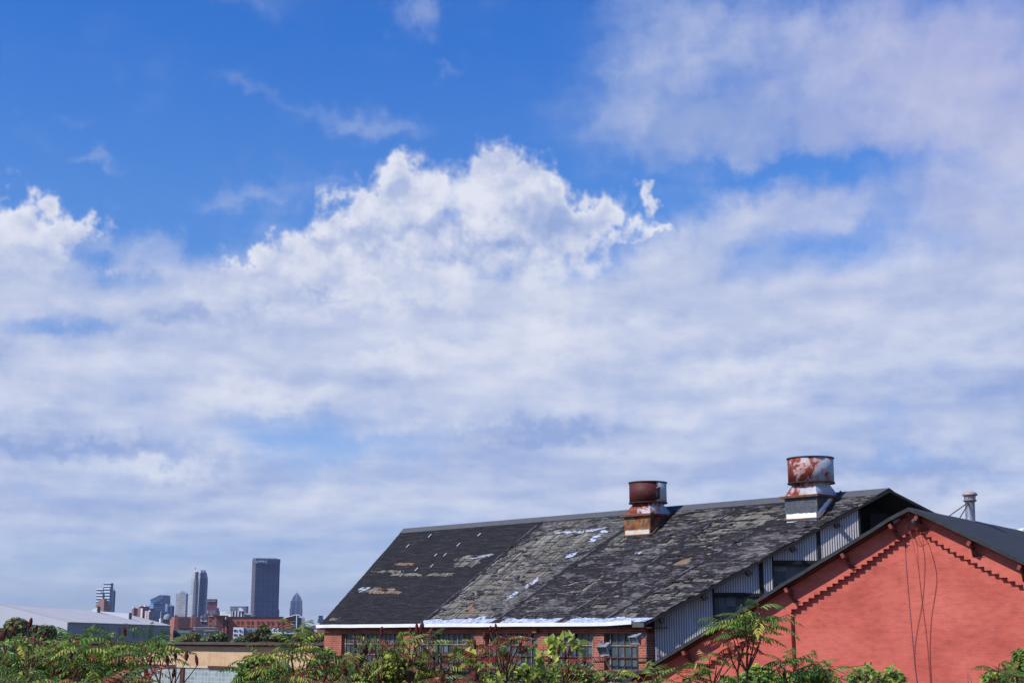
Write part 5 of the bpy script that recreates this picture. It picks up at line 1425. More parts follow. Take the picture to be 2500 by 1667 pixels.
# right hand low things between the glass wing and the shed
t = city('white_dome', 'low white dome roof just right of the glass wing', 745, 1500)
mb = MB(); C = at(745, 1532, 1500); 
for i in range(12):
    a, c = math.pi * i / 12, math.pi * (i + 1) / 12; r_ = 4.2
    f = lambda a_: C + Vector((-math.cos(a_) * 4.4, 0, math.sin(a_) * 3.4))
    mb.prism([f(a), f(c), C], (0, 12, 0))
mb.build('dome_roof', M['citywhite'], t); blk('base', t, 738, 739, 755, 1531.5, 1500, FM['lowgrey'], 85)
for (lb, x0, x1, yt, Y, mt) in (('dark blocky workshop with pipes below the white dome', 739, 762, 1530, 700, plain('dark_blue_cladding', (.05, .06, .09), .6)),
                          ('low brick row behind the dark workshop', 757, 772, 1527, 1300, FM['lowbrick']),
                          ('dark stepped workshop right of the first', 757, 770, 1533, 650, M['darkroof']),
                          ('white gabled house front left of the shed', 766, 776, 1535, 600, FM['whitepier']),
                          ('brick house with small windows beside the shed wall', 773, 800, 1531, 500, FM['lowbrick']),
                          ('white boxy plant room behind the shed corner', 766.5, 779, 1520, 1500, M['citywhite'])):
    t = city('low_building', lb, (x0 + x1) / 2, Y); blk('block', t, x0, x0 + 1, x1, yt, Y, mt, 84, depth=10)
    blk('roof_box', t, x0 + (x1 - x0) * .3, x0 + (x1 - x0) * .4, x0 + (x1 - x0) * .75, yt - 1.6, Y + 2, M['citygrey'], 84, depth=4, z0=zat(x0, yt + .6, Y))

# distant wooded ground behind the city
mb = MB(); rng = random.Random(3)
for k in range(60):
    x0 = -9000 + k * 300; h0 = 30 + 22 * fb(k * .35, 1); h1 = 30 + 22 * fb((k + 1) * .35, 1)
    mb.face([(x0, 9000, -1), (x0 + 300, 9000, -1), (x0 + 300, 9200, h1), (x0, 9200, h0)]); mb.face([(x0, 9200, h0), (x0 + 300, 9200, h1), (x0 + 300, 9900, -1), (x0, 9900, -1)])
struct(mb.build('hills', plain('far_woods', (.05, .07, .045), .95, var=.4, scl=.004)))

# ------------------------------------------------------------------ foliage
def leafmat(name, trans=.35):
    m = bpy.data.materials.new(name); m.use_nodes = True
    g = NG(m.node_tree); b = m.node_tree.nodes['Principled BSDF']
    at_ = g.n('ShaderNodeAttribute', attribute_name='Col')
    n = g.noise(objc(g), 7, 3, .6)
    c = g.mix(1.0, at_.outputs['Color'], g.ramp(n, [(.25, (.75, .75, .75)), (.75, (1.2, 1.2, 1.2))]), 'MULTIPLY')
    g.put(b.inputs['Base Color'], c); b.inputs['Roughness'].default_value = .5; b.inputs['Specular IOR Level'].default_value = .35
    tr = g.n('ShaderNodeBsdfTranslucent'); g.put(tr.inputs[0], g.mix(1.0, c, (1.3, 1.25, .7, 1), 'MULTIPLY'))
    mx = g.n('ShaderNodeMixShader'); mx.inputs[0].default_value = trans
    m.node_tree.links.new(b.outputs[0], mx.inputs[1]); m.node_tree.links.new(tr.outputs[0], mx.inputs[2])
    m.node_tree.links.new(mx.outputs[0], m.node_tree.nodes['Material Output'].inputs[0])
    return m
M['leaf'] = leafmat('leaf'); M['bark'] = plain('grey_brown_bark', (.14, .10, .075), .9, var=.35, scl=14)
M['redbark'] = plain('reddish_twig', (.13, .06, .04), .9, var=.35, scl=14)
M['cone'] = plain('dark_red_seed_head', (.085, .018, .014), .9, var=.5, scl=30)
GREEN = [(.085, .18, .035), (.12, .225, .04), (.15, .27, .05), (.18, .30, .07), (.065, .145, .036)]
YG_ = [(.26, .34, .05), (.36, .43, .06), (.48, .50, .08), (.22, .30, .06)]
RED = [(.32, .055, .040), (.38, .09, .06), (.24, .04, .045), (.42, .17, .07)]
OLIVE = [(.17, .16, .06), (.22, .18, .07), (.19, .12, .06), (.26, .15, .07)]
PALE = [(.28, .34, .22), (.34, .38, .28)]
def pal(g_=.7, y=.2, r=.08, o=.02): return (g_, y, r, o)
def pick(w):
    w = (w[0], w[1], w[2] * .8, w[3] * 1.3); x = R() * sum(w); k = 0
    while x > w[k]: x -= w[k]; k += 1
    c = random.choice((GREEN, YG_, RED, OLIVE)[k]); j = rr(.8, 1.25)
    return (c[0] * j, c[1] * j, c[2] * j, 1)
class LB(MB):
    def __init__(s): super().__init__(); s.col = []
    def tri(s, pts, c):
        k = len(s.v); s.v += pts; s.f.append(tuple(range(k, k + len(pts)))); s.mi.append(0); s.uv += [(0, 0)] * len(pts)
        s.col += list(c) * len(pts)
def leaflet(lb, p, d, nrm, L_, w, c):
    """lance shaped leaflet folded along its midrib"""
    side = d.cross(nrm).normalized() * w
    up_ = nrm * w * .35; tip = p + d * L_ - nrm * L_ * .12
    m1 = p + d * L_ * .28; m2 = p + d * L_ * .66 - nrm * L_ * .04
    lb.tri([p, m1 + side + up_, m2 + side * .75 + up_ * .6, tip], c)
    lb.tri([p, tip, m2 - side * .75 + up_ * .6, m1 - side + up_], c)
def frond(lb, st, p, d, L_, w, droop=.9, n=8, ll=.12):
    """pinnate leaf: arching midrib with drooping leaflets on both sides"""
    d = d.normalized(); q = p.copy(); step = L_ / (n + 1)
    horiz = Vector((0, 0, 1)).cross(d)
    if horiz.length < .05: horiz = Vector((1, 0, 0))
    horiz.normalize(); pts = [p.copy()]
    col = pick(w); hang = rr(.35, 1.0)
    for i in range(n + 1):
        d = (d + Vector((0, 0, -droop * .085 * (.5 + i / n)))).normalized()
        q = q + d * step; pts.append(q.copy())
        if i == 0: continue
        up_ = horiz.cross(d); up_ = up_ if up_.z > 0 else -up_
        f = i / n; prof = math.sin(math.pi * (.12 + .80 * f)) ** .6
        for sgn in (-1, 1):
            ld = (horiz * sgn * 1.0 + d * (.45 + .4 * f) + Vector((0, 0, -hang * rr(.7, 1.3)))).normalized()
            cc = tuple(min(1, c * rr(.8, 1.2)) for c in (col if R() < .78 else pick(w))[:3]) + (1,)
            leaflet(lb, q, ld, (up_ + horiz * sgn * .3).normalized(), ll * prof * rr(.85, 1.15), ll * .108, cc)
    leaflet(lb, q, d, up_, ll * .8, ll * .13, col)
    st.tube(pts, [.0045] + [.003] * (len(pts) - 1), 3, cap=False)
def seed_head(p, d, parent, L_=.17, r=.03):
    mb = MB(); prof = []
    for i in range(9):
        f = i / 8; prof.append((r * (math.sin(math.pi * (.10 + .85 * f)) ** .7) * rr(.85, 1.15) + .001, f * L_))
    mb.lathe(p, prof, 9, axis=d)
    mb.v = [v + Vector((rr(-1, 1), rr(-1, 1), rr(-1, 1))) * .005 for v in mb.v]
    mb.build('seed_head', M['cone'], parent)
def curvy(a, b_, bend=.08, n=6):
    o = Vector((rr(-1, 1), rr(-1, 1), rr(-.3, .3))) * bend * (b_ - a).length
    return [a.lerp(b_, i / n) + o * math.sin(math.pi * i / n) for i in range(n + 1)]
def sumac(label, tips, Y, weights=None, heads=(), nf=7, L_=.44, ll=.105, bare=False, forkpy=None, name='sumac_shrub', group='sumac shrubs', hl=.17, dens_extra=0):
    """tips: photo pixels of the rosettes; heads: pixels of seed heads' lower ends (with lean)"""
    weights = weights or pal()
    cx = sum(t[0] for t in tips + list(heads)) / max(1, len(tips) + len(heads))
    g0 = at(cx, 1660, Y); gz_ = ground_z(Y); base = Vector((g0.x, Y, gz_))
    t = thing(name, label, 'shrub', base, group)
    st = MB(); lb = LB()
    low = max([p[1] for p in tips] + [p[1] for p in heads]) if tips or heads else 1650
    fork = at(cx + rr(-6, 6), (forkpy or max(1668, low + 30)), Y)
    st.tube(curvy(base, fork, .03), [.030, .028, .026, .023, .020, .018, .016], 7)
    def branch(px, py, dy=0):
        e = at(px, py, Y + dy); pts = curvy(fork, e, .10, 7); st.tube(pts, [.0125 - .001 * i for i in range(8)], 5); return e, (pts[-1] - pts[-2]).normalized()
    for tp_ in tips:
        px, py = tp_[0], tp_[1]; k = tp_[2] if len(tp_) > 2 else nf
        e, d = branch(px, py, rr(-.5, .5))
        a0 = rr(0, 6.28)
        for i in range(k):
            a = a0 + i * 2.4; elv = rr(-.1, .95)
            dd = Vector((math.cos(a), math.sin(a) * .7, elv))
            frond(lb, st, e - d * rr(0, .22), dd, L_ * rr(.75, 1.15), weights, rr(.7, 1.5), 8, ll * 1.08 * rr(.85, 1.1))
    st.build('stem', M['redbark'], t)
    if lb.f: lb.build('foliage', M['leaf'], t)
    for h in heads:
        px, py = h[0], h[1]; lean = h[2] if len(h) > 2 else rr(-.3, .3); s_ = h[3] if len(h) > 3 else 1
        st2 = MB(); e = at(px, py, Y)
        st2.tube(curvy(fork, e, .06, 6), [.010, .0095, .009, .0085, .008, .007, .006], 5); st2.build('twig', M['redbark'], t)
        seed_head(e, Vector((lean + rr(-.15, .15), rr(-.3, .3), 1)).normalized(), t, hl * s_ * rr(.75, .98), .025 * s_ * rr(.85, 1.2))
    return t
def leafshape(lb, p, nrm, size, c, lobes=True):
    """broad lobed leaf"""
    x = nrm.orthogonal().normalized(); y = nrm.cross(x)
    a0 = rr(0, 6.28); x, y = x * math.cos(a0) + y * math.sin(a0), y * math.cos(a0) - x * math.sin(a0)
    prof = [(0, -.1), (.42, -.38), (.50, .02), (.78, .12), (.46, .42), (.34, .58), (.0, 1.0)]
    R_ = [p + (x * a * .62 + y * b_ + nrm * abs(a) * .22) * size for a, b_ in prof]; L2 = [p + (-x * a * .62 + y * b_ + nrm * abs(a) * .22) * size for a, b_ in prof]
    lb.tri(R_, c); lb.tri(L2[::-1], c)
def vine(label, spots, Y, weights, size=.13, spread=.10, per=5, name='grape_vine'):
    cx = sum(s[0] for s in spots) / len(spots); g0 = at(cx, 1660, Y); base = Vector((g0.x, Y, ground_z(Y)))
    t = thing(name, label, 'vine', base, 'vines before the shed'); st = MB(); lb = LB(); prev = base
    st.tube(curvy(base, at(cx, 1672, Y), .05), .012, 5); prev = at(cx, 1672, Y)
    for (px, py) in sorted(spots, key=lambda s: -s[1]):
        e = at(px, py, Y); st.tube(curvy(prev if R() < .5 else at(cx, 1672, Y), e, .1, 6), .006, 4); prev = e
        for i in range(per):
            q = e + Vector((rr(-1, 1), rr(-.6, .6), rr(-1, 1))) * spread
            leafshape(lb, q, Vector((rr(-1.3, .9), -1, rr(-.4, 1.5))).normalized(), size * rr(.5, 1.05), pick(weights))
    st.build('stem', M['bark'], t); lb.build('foliage', M['leaf'], t); return t
def bush(label, blobs, Y, weights, n=1400, size=.045, name='leafy_shrub', cat='shrub', twigs=30, group=None, mat='bark'):
    """fine leaved shrub: blobs are (px, py, rx, ry) lumps filled with small leaves"""
    cx = sum(b_[0] for b_ in blobs) / len(blobs); g0 = at(cx, 1660, Y); base = Vector((g0.x, Y, ground_z(Y)))
    t = thing(name, label, cat, base, group); st = MB(); lb = LB(); tot = sum(b_[2] * b_[3] for b_ in blobs)
    fork = at(cx, 1690, Y); st.tube(curvy(base, fork, .03), .03, 6)
    k = Y / FPX
    nleaf = 0
    for (px, py, rx, ry) in blobs:
        c = at(px, py, Y); nn = int(n * rx * ry / tot); low = c - Vector((0, 0, ry * k * .9))
        st.tube(curvy(fork, low, .05), .013, 5)
        per = 11; K = max(3, int(nn * .62 / per))
        for i in range(K):                                    # leafy sprigs
            a = rr(0, 3.1416); rad = rr(.45, 1.18)
            e = c + Vector((math.cos(a) * rx * k * rad, rr(-.5, .5) * rx * k, (math.sin(a) * 1.5 - .5) * ry * k * rad))
            s0 = low.lerp(c, rr(0, .9)) + Vector((rr(-.5, .5) * rx * k, 0, 0)); P = curvy(s0, e, .14, 6)
            st.tube(P, [.006, .0055, .005, .004, .0035, .003, .002], 3, cap=False)
            wc = weights if R() < .8 else (weights[1], weights[0], weights[2], weights[3])
            for j in range(per):
                f = rr(.25, 1.0) * 6; j0 = min(5, int(f)); q = P[j0].lerp(P[j0 + 1], f - j0)
                d = Vector((rr(-1, 1), rr(-1, .4), rr(-.9, .5))).normalized(); nrm = Vector((rr(-.9, .5), -.6, rr(.0, 1))).normalized()
                d = (d - nrm * d.dot(nrm)).normalized(); s_ = size * rr(.6, 1.35); leaflet(lb, q, d, nrm, s_, s_ * rr(.2, .34), pick(wc))
        for i in range(int(nn * .38)):
            a, rad = rr(0, 6.28), R() ** .5 * .85
            p = Vector((math.cos(a) * rad, rr(-1, 1) * .8, math.sin(a) * rad - .12))
            if mnoise.noise(Vector((p.x * 2.2 + px, p.y * 2.2, p.z * 2.2 + py))) < -.05 + .3 * (rad - .6): continue
            q = c + Vector((p.x * rx * k, p.y * rx * k, p.z * ry * k))
            d = Vector((rr(-1, 1), rr(-1, .4), rr(-.7, .7))).normalized(); nrm = Vector((rr(-.8, .4), -.6, rr(.1, 1))).normalized()
            d = (d - nrm * d.dot(nrm)).normalized()
            s_ = size * rr(.7, 1.3); leaflet(lb, q, d, nrm, s_, s_ * .27, pick(weights))
    st.build('stem', M[mat], t); lb.build('foliage', M['leaf'], t); return t

# --- thicket at the left
P1_ = pal(.80, .13, .05, .02)
bush('dense dark green undergrowth filling the lower left corner', [(20, 1640, 70, 70), (120, 1640, 80, 75), (215, 1650, 70, 60), (300, 1665, 70, 45), (60, 1600, 70, 50), (170, 1610, 60, 50), (260, 1620, 55, 40)], 22.5, P1_, 9000, .10, name='undergrowth', twigs=60)
sumac('green sumac with two seed heads at the far left edge', [(12, 1590), (38, 1610), (5, 1640), (50, 1645)], 20.5, P1_, [(8, 1556, .2), (4, 1562, -.2, .8)], 7)
sumac('tall sumac carrying the highest dark seed head, left of the warehouse corner', [(66, 1590), (90, 1600), (52, 1630), (100, 1640, 6)], 20, pal(.7, .22, .06, .02), [(69, 1536, .35, 1.15), (30, 1550, .5, .9), (85, 1544, .45, .8), (102, 1557, .6, .75)], 6)
sumac('green sumac with orange red leaflets below the warehouse corner', [(128, 1585), (150, 1612), (120, 1640), (175, 1630)], 20.3, pal(.62, .14, .20, .04), [], 8)
sumac('upright sumac whose pale tipped top stands before the dark warehouse side', [(180, 1548, 6), (196, 1575), (172, 1600), (215, 1600)], 19.8, pal(.78, .14, .06, .02), [(203, 1640, -.1, .7)], 7)
sumac('sumac with arching fronds and scarlet leaflets under the green panels', [(225, 1560, 5), (212, 1590), (232, 1625)], 20.6, pal(.60, .10, .28, .02), [], 7)
sumac('sumac with a bushy pale green head before the warehouse windows', [(284, 1552, 7), (300, 1580), (272, 1590), (295, 1625)], 20.1, pal(.72, .20, .06, .02), [(306, 1550, -.1, .9)], 7)
sumac('sumac reaching right with long drooping fronds over the tan wall', [(345, 1572), (372, 1590), (330, 1600), (398, 1588, 5), (350, 1560, 5)], 19.7, pal(.84, .12, .02, .02), [], 7, L_=.50)
sumac('bare branched sumac with dangling seed heads before the tan wall', [], 19.4, pal(), [(429, 1608, -.05, .85), (455, 1612, .05, .85), (482, 1623, -.15, .85), (409, 1622, -.1, .8), (366, 1625, .1, .8), (422, 1655, 0, .8), (357, 1655, 0, .8)], forkpy=1700)
sumac('low sumac with deep red leaflets in front of the glass blocks', [(322, 1652, 5), (345, 1660, 5), (285, 1655, 6)], 18.8, pal(.30, .05, .62, .03), [], 5)
sumac('low bright green sumac at the very bottom left', [(35, 1668), (95, 1672), (150, 1670), (205, 1672), (255, 1672)], 18.2, pal(.70, .2, .08, .02), [(127, 1650, .3, .8), (182, 1655, 0, .7)], 6)
sumac('grey green sumac with a pale drooping leaf before the warehouse end', [(362, 1548, 4), (388, 1565, 6), (410, 1575, 4)], 21, pal(.72, .2, .02, .06), [], 5, L_=.40)
# --- middle group
sumac('large yellow green sumac with long fronds before the tan wall end', [(705, 1585, 7), (724, 1548, 8), (748, 1562, 6), (690, 1620, 7), (735, 1610, 7), (765, 1590, 5)], 20.2, pal(.40, .36, .04, .20), [], 7, L_=.56, ll=.12)
bush('shrub dotted with yellow flowers in front of the tan wall', [(620, 1628, 34, 34), (650, 1640, 36, 40), (600, 1655, 30, 26), (680, 1650, 30, 30)], 20.8, pal(.74, .24, .01, .01), 2600, .08)
lbm = LB()
sumac('small sumac at the left edge of the yellow flowered shrub', [(612, 1612, 5), (598, 1640, 5), (660, 1660, 6)], 20.4, pal(.82, .14, 0, .04), [], 5)
bush('grey green narrow leaved shrub against the shed left corner', [(800, 1618, 40, 32), (820, 1640, 46, 34), (770, 1650, 40, 30), (840, 1660, 40, 20)], 22.5, (.88, .06, .0, .06), 4200, .075)
sumac('sumac clump with scarlet hanging leaves below the large yellow green one', [(750, 1632, 5), (735, 1655, 5), (712, 1660, 4)], 19.6, pal(.10, .05, .80, .05), [], 5, L_=.34)
sumac('dark green sumac before the flowered shrub at the bottom middle', [(700, 1655), (665, 1668), (730, 1672)], 19.2, pal(.82, .12, .02, .04), [], 6)
# --- centre thicket before the shed
P3_ = pal(.34, .34, .20, .12)
sumac('pink tinged sumac at the left foot of the shed', [(815, 1662, 7), (835, 1650, 4), (860, 1668, 4)], 19.3, pal(.15, .25, .55, .05), [(845, 1650, -.2, 1.1), (790, 1665, .3, 1)], 4, L_=.36)
sumac('sumac with yellow green fronds over the first shed window', [(845, 1590, 4), (870, 1610, 4), (838, 1615, 4), (880, 1640)], 20, pal(.35, .38, .15, .12), [(881, 1618, .1, 1.1), (893, 1598, .05, 1.0), (868, 1583, 0, .8)], 4, L_=.36)
sumac('tall forked sumac in front of the second shed pier', [(912, 1552, 4), (940, 1565, 4), (915, 1590), (950, 1600), (930, 1640)], 20.3, pal(.32, .40, .16, .12), [(932, 1555, .05, 1.0), (941, 1588, .1, .9), (908, 1590, -.1, .8)], 4, L_=.36)
sumac('tall sumac topped by maroon seed heads under the white eave', [(985, 1565, 4), (1010, 1553, 4), (965, 1590, 4), (1000, 1600, 4), (1030, 1575, 4)], 20.1, pal(.26, .34, .26, .14), [(1018, 1551, 0, 1.1), (1027, 1545, .2, 1.0), (1003, 1545, -.2, .7), (1015, 1600, .1, .8)], 4, L_=.36)
bush('mixed yellow and green undergrowth below the shed windows', [(930, 1638, 56, 34), (990, 1634, 56, 44), (1045, 1650, 50, 24), (900, 1660, 50, 24), (1060, 1664, 50, 18), (975, 1605, 50, 22)], 20.8, pal(.38, .50, .04, .08), 3400, .07, name='undergrowth', twigs=60)
sumac('sumac with rust coloured leaves in front of the third shed window', [(1055, 1590, 4), (1080, 1605, 4), (1070, 1640, 4), (1045, 1560, 4)], 20.4, pal(.22, .30, .32, .16), [(1060, 1610, 0, .9), (1077, 1615, 0, .8)], 4, L_=.34)
sumac('thin red leaved sumac left of the middle brick pier', [(1110, 1595, 4), (1128, 1612, 4), (1100, 1570, 4)], 20.6, pal(.20, .22, .48, .10), [(1110, 1600, 0, 1.0), (1126, 1598, .1, .9), (1050, 1662, 0, 1.1)], 4, L_=.30)
sumac('thin branching sumac with crimson leaflets before the middle brick pier', [(1170, 1572, 4), (1165, 1600, 4), (1188, 1580, 3), (1150, 1560, 3)], 20.2, pal(.18, .10, .62, .10), [(1182, 1560, .1, .8), (1160, 1585, -.1, .9)], 4, L_=.30)
sumac('bare stemmed sumac whose leafy top overlaps the white eave', [(1238, 1545, 4), (1255, 1560, 4), (1215, 1555, 3), (1275, 1565, 4), (1225, 1590, 4), (1205, 1590, 3)], 20.1, pal(.30, .10, .48, .12), [(1212, 1540, 0, .75), (1197, 1543, -.1, .7), (1255, 1572, 0, .9), (1300, 1562, -.6, .8), (1270, 1585, .1, .8)], 4, L_=.30)
sumac('low crimson sumac at the bottom below the third window', [(1075, 1655, 4), (1100, 1662, 4), (1120, 1668, 4), (1048, 1668, 4)], 19.4, pal(.15, .10, .70, .05), [(1078, 1660, .1, 1.0), (1160, 1662, 0, 1.0)], 5, L_=.32)
vine('vine with large lime green leaves spread across the fourth shed window', [(1345, 1560), (1362, 1566), (1375, 1570), (1388, 1563), (1405, 1570), (1418, 1568), (1350, 1580), (1361, 1585), (1410, 1578)], 20.5, (.0, 1, 0, 0), .125, .085, 4)
vine('lime green vine leaves hanging before the fourth brick pier', [(1318, 1598), (1325, 1610), (1330, 1620), (1318, 1640), (1340, 1650), (1300, 1660), (1327, 1575), (1345, 1600)], 20.3, (.1, .9, 0, 0), .12, .10, 4)
vine('single cluster of bright vine leaves left of the middle pier', [(1145, 1600), (1152, 1608), (1142, 1612)], 20.1, (.05, .95, 0, 0), .12, .07, 4)
vine('bright vine leaves low in front of the third window', [(1205, 1640), (1195, 1655), (1183, 1620), (1220, 1660)], 20.0, (.2, .8, 0, 0), .115, .10, 3)
bush('fine leaved shrub with small yellow leaves under the right shed windows', [(1180, 1660, 60, 22), (1260, 1645, 50, 34), (1330, 1655, 50, 30), (1400, 1645, 50, 36), (1440, 1660, 40, 30), (1370, 1628, 40, 22), (1300, 1640, 40, 24)], 21, pal(.42, .46, .04, .08), 2600, .055, name='undergrowth', twigs=70)
sumac('sumac with hanging seed heads right of the lime green vine', [(1425, 1612, 3), (1450, 1640, 3)], 20.2, pal(.20, .30, .40, .10), [(1388, 1600, .05, 1.0), (1379, 1613, 0, 1.1), (1362, 1595, .1, .9), (1427, 1622, 0, 1.1), (1384, 1648, 0, .9), (1226, 1656, 0, .9)], 4, L_=.28)
# --- right group before the red wall
sumac('tall green sumac with a red underside standing before the red wall', [(1850, 1468, 5), (1815, 1500, 7), (1860, 1505, 7), (1885, 1515, 6), (1782, 1520, 6), (1835, 1530, 6), (1760, 1505, 3)], 19.6, pal(.82, .13, .03, .02), [], 6, L_=.44, ll=.115, forkpy=1640)
sumac('crimson sumac foliage under the tall green one', [(1795, 1545, 5), (1825, 1550, 5), (1775, 1560, 3)], 19.8, pal(.15, .05, .78, .02), [], 5, L_=.30, forkpy=1640)
sumac('small drooping sumac before the lower steps of the red wall', [(1735, 1600, 4), (1790, 1600, 4), (1750, 1625, 3), (1700, 1640, 4), (1660, 1648, 4)], 20, pal(.55, .15, .25, .05), [(1768, 1610, 0, .7), (1810, 1595, .1, .6)], 4, L_=.34)
sumac('twin frond sumac at the bottom before the grey rake of the red roof', [(1530, 1655, 4), (1580, 1645, 5), (1600, 1652, 4)], 19.6, pal(.50, .40, .02, .08), [], 5, L_=.42)
sumac('green sumac right of the brick buttress shadow on the red wall', [(1890, 1612, 5), (1920, 1600, 6), (1950, 1620, 5), (1985, 1608, 4), (1905, 1640, 5)], 19.8, pal(.70, .26, .02, .02), [(1915, 1655, 0, .8)], 5, L_=.38)
bush('low leafy shrub with broad green leaves below the tall sumac', [(1850, 1645, 44, 24), (1800, 1660, 40, 16), (1890, 1660, 40, 18), (1950, 1655, 34, 22), (1990, 1650, 30, 28)], 20.6, pal(.45, .50, .02, .03), 1500, .085)
bush('low fine leaved shrub at the foot of the red wall centre', [(2085, 1655, 22, 18), (2110, 1645, 22, 26), (2140, 1655, 30, 22), (2175, 1652, 26, 24), (2195, 1660, 18, 18)], 20.4, pal(.40, .52, .02, .06), 1150, .065)
vine('small vine with upright tips at the foot of the red wall', [(2118, 1622), (2120, 1635), (2128, 1645), (2170, 1638), (2194, 1648), (2040, 1650), (2020, 1625), (2015, 1645)], 20.1, (.5, .5, 0, 0), .075, .05, 7)
sumac('sumac frond beside the low shrubs before the red wall', [(2045, 1645, 4), (2012, 1635, 4)], 20, pal(.75, .25, 0, 0), [], 4, L_=.38)
sumac('reddish green sumac in the bottom right corner', [(2440, 1620, 5), (2460, 1640, 5), (2425, 1650, 4), (2480, 1655, 4)], 19.7, pal(.62, .14, .16, .08), [], 5, L_=.34, ll=.085)
bush('broad leaved shrub at the right edge of the photograph', [(2490, 1612, 16, 30), (2480, 1640, 30, 26), (2430, 1655, 40, 20), (2495, 1660, 24, 20)], 20.5, pal(.55, .35, .05, .05), 900, .075)
mb = MB(); 
for (a, c) in (((2365, 1680), (2363, 1635)), ((2104, 1680), (2102, 1630)), ((2375, 1680), (2366, 1645))): mb.tube(curvy(at(*a, 19.9), at(*c, 19.9), .04), [.008, .007, .006, .005, .004, .003, .002], 5)
mb.tube([at(2368, 1680, 19.9), Vector((at(2368, 1680, 19.9).x, 19.9, ground_z(19.9)))], .012, 5); mb.tube([at(2104, 1680, 19.9), Vector((at(2104, 1680, 19.9).x, 19.9, ground_z(19.9)))], .012, 5)
tag(mb.build('bare_stalk', M['bark'], origin=at(2368, 1667, 19.9)), 'thin bare stalks rising before the red wall', 'stalk')

# --- trees in the middle distance
def tree(label, lumps, Y, cols, n, size, name='broadleaf_tree', group='trees beyond the tan building'):
    cx = sum(l[0] for l in lumps) / len(lumps); base = Vector((ray(cx, 1550).x * Y, Y, 0)); t = thing(name, label, 'tree', base, group)
    k = Y / FPX; tot = sum(l[2] * l[3] for l in lumps); lb = LB(); st = MB()
    top = at(cx, min(l[1] for l in lumps), Y)
    h = max(1.5, top.z * .55); st.tube([base, base + Vector((0, 0, h * .5)), base + Vector((.2, 0, h))], [.28, .22, .16], 8)
    for (px, py, rx, ry) in lumps:
        c = at(px, py, Y); st.tube([base + Vector((.1, 0, h * .8)), c.lerp(base + Vector((0, 0, h)), .4), c], [.12, .08, .04], 5)
        for i in range(int(n * rx * ry / tot)):
            v = Vector((rr(-1, 1), rr(-1, 1), rr(-1, 1)))
            if v.length > 1: continue
            w = v.normalized() * (v.length ** .5)
            if mnoise.noise(w * 2.3 + Vector((px, py, 0))) < -.18: continue
            q = c + Vector((w.x * rx * k, w.y * rx * k, w.z * ry * k))
            nrm = (w + Vector((rr(-1, 1), rr(-1, 1), rr(-1, 1))) * .8).normalized(); x = nrm.orthogonal().normalized(); a = rr(0, 6.28); y = nrm.cross(x)
            x, y = x * math.cos(a) + y * math.sin(a), y * math.cos(a) - x * math.sin(a); s_ = size * rr(.6, 1.4)
            cc = random.choice(cols); j = rr(.75, 1.3)
            lb.tri([q - x * s_ * .5, q - y * s_ * .35, q + x * s_ * .6, q + y * s_ * .35], (cc[0] * j, cc[1] * j, cc[2] * j, 1))
    st.build('trunk', M['bark'], t); lb.build('crown', M['leaf'], t)
GO = [(.22, .21, .09), (.26, .24, .11), (.16, .18, .07)]
DG = [(.11, .15, .06), (.13, .18, .07), (.16, .19, .09)]
tree('round olive tree before the white warehouse gable, leftmost', [(40, 1530, 28, 22), (25, 1548, 22, 20), (55, 1550, 18, 20)], 120, GO, 5200, .34)
tree('spreading dark green tree before the white warehouse gable, right of the round olive one', [(85, 1540, 16, 14), (108, 1543, 20, 17), (126, 1545, 12, 18), (95, 1555, 26, 12)], 125, DG, 5200, .32)
tree('low dark bush at the foot of the warehouse left gable edge', [(2, 1548, 14, 14), (12, 1556, 12, 10)], 110, DG, 1800, .30)
tree('small grey green tree at the foot of the warehouse corner', [(148, 1555, 10, 11), (160, 1562, 10, 8)], 130, DG, 1400, .3)
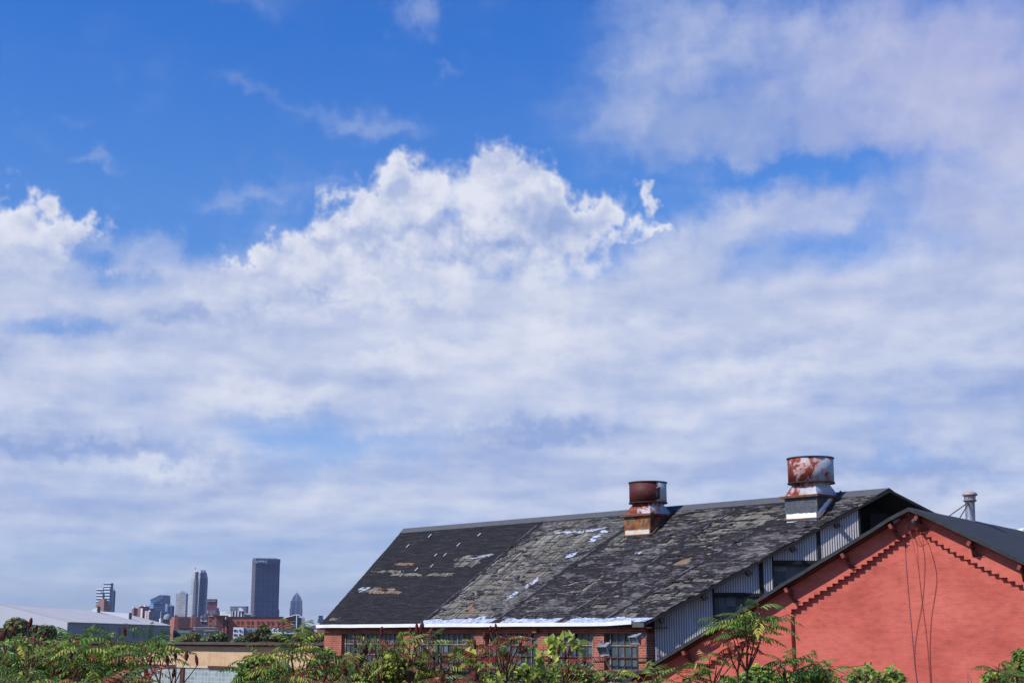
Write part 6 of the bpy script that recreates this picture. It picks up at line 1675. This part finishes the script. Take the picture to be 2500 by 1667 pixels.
tree('dark bushes below the first green panels', [(205, 1556, 18, 9), (245, 1560, 22, 9), (185, 1558, 12, 9)], 140, DG, 2400, .32)
tree('olive tree below the glazed industrial unit', [(455, 1558, 16, 10), (475, 1555, 14, 11), (445, 1564, 16, 8)], 150, GO, 2800, .36)
tree('dark tree left of the flats', [(515, 1558, 20, 11), (538, 1556, 16, 14), (500, 1564, 18, 8)], 155, DG, 3200, .36)
tree('wide dark green tree in front of the flats', [(590, 1562, 20, 9), (610, 1560, 22, 10), (573, 1566, 12, 6)], 150, DG, 3200, .34)
tree('tallest tree of the row, rising over the flats roofs', [(645, 1538, 12, 13), (638, 1548, 14, 12), (628, 1552, 16, 12), (650, 1552, 14, 12)], 150, [(.06, .08, .025), (.08, .085, .03), (.10, .075, .03)], 4200, .36)
tree('rust tinged low tree left of the tallest one', [(612, 1553, 12, 9), (620, 1556, 12, 9)], 146, [(.10, .07, .03), (.08, .07, .03)], 1600, .34)
tree('bushy grey green tree at the right end of the row', [(665, 1558, 22, 12), (690, 1560, 20, 10), (645, 1562, 20, 8)], 148, [(.07, .10, .04), (.06, .085, .035)], 3600, .34)
tree('dull brown green trees seen through the large sumac', [(730, 1555, 16, 12), (752, 1553, 18, 14), (775, 1556, 16, 12)], 160, GO, 3400, .36)

# ------------------------------------------------------------------ air
mb = MB()
x0, x1, y0, y1, za_, zb2 = -9500, 9500, -600, 16500, -2.2, 420
mb.box((0, (y0 + y1) / 2, (za_ + zb2) / 2), ((x1 - x0) / 2, 0, 0), (0, (y1 - y0) / 2, 0), (0, 0, (zb2 - za_) / 2))
m = bpy.data.materials.new('haze'); m.use_nodes = True; nt = m.node_tree; nt.nodes.clear()
pv = nt.nodes.new('ShaderNodeVolumePrincipled'); pv.inputs['Color'].default_value = (.58, .74, 1.0, 1); pv.inputs['Density'].default_value = 3.6e-5; pv.inputs['Anisotropy'].default_value = 0.0
mo = nt.nodes.new('ShaderNodeOutputMaterial'); nt.links.new(pv.outputs[0], mo.inputs['Volume'])
hz_o = mb.build('haze', m); struct(hz_o, 'stuff')
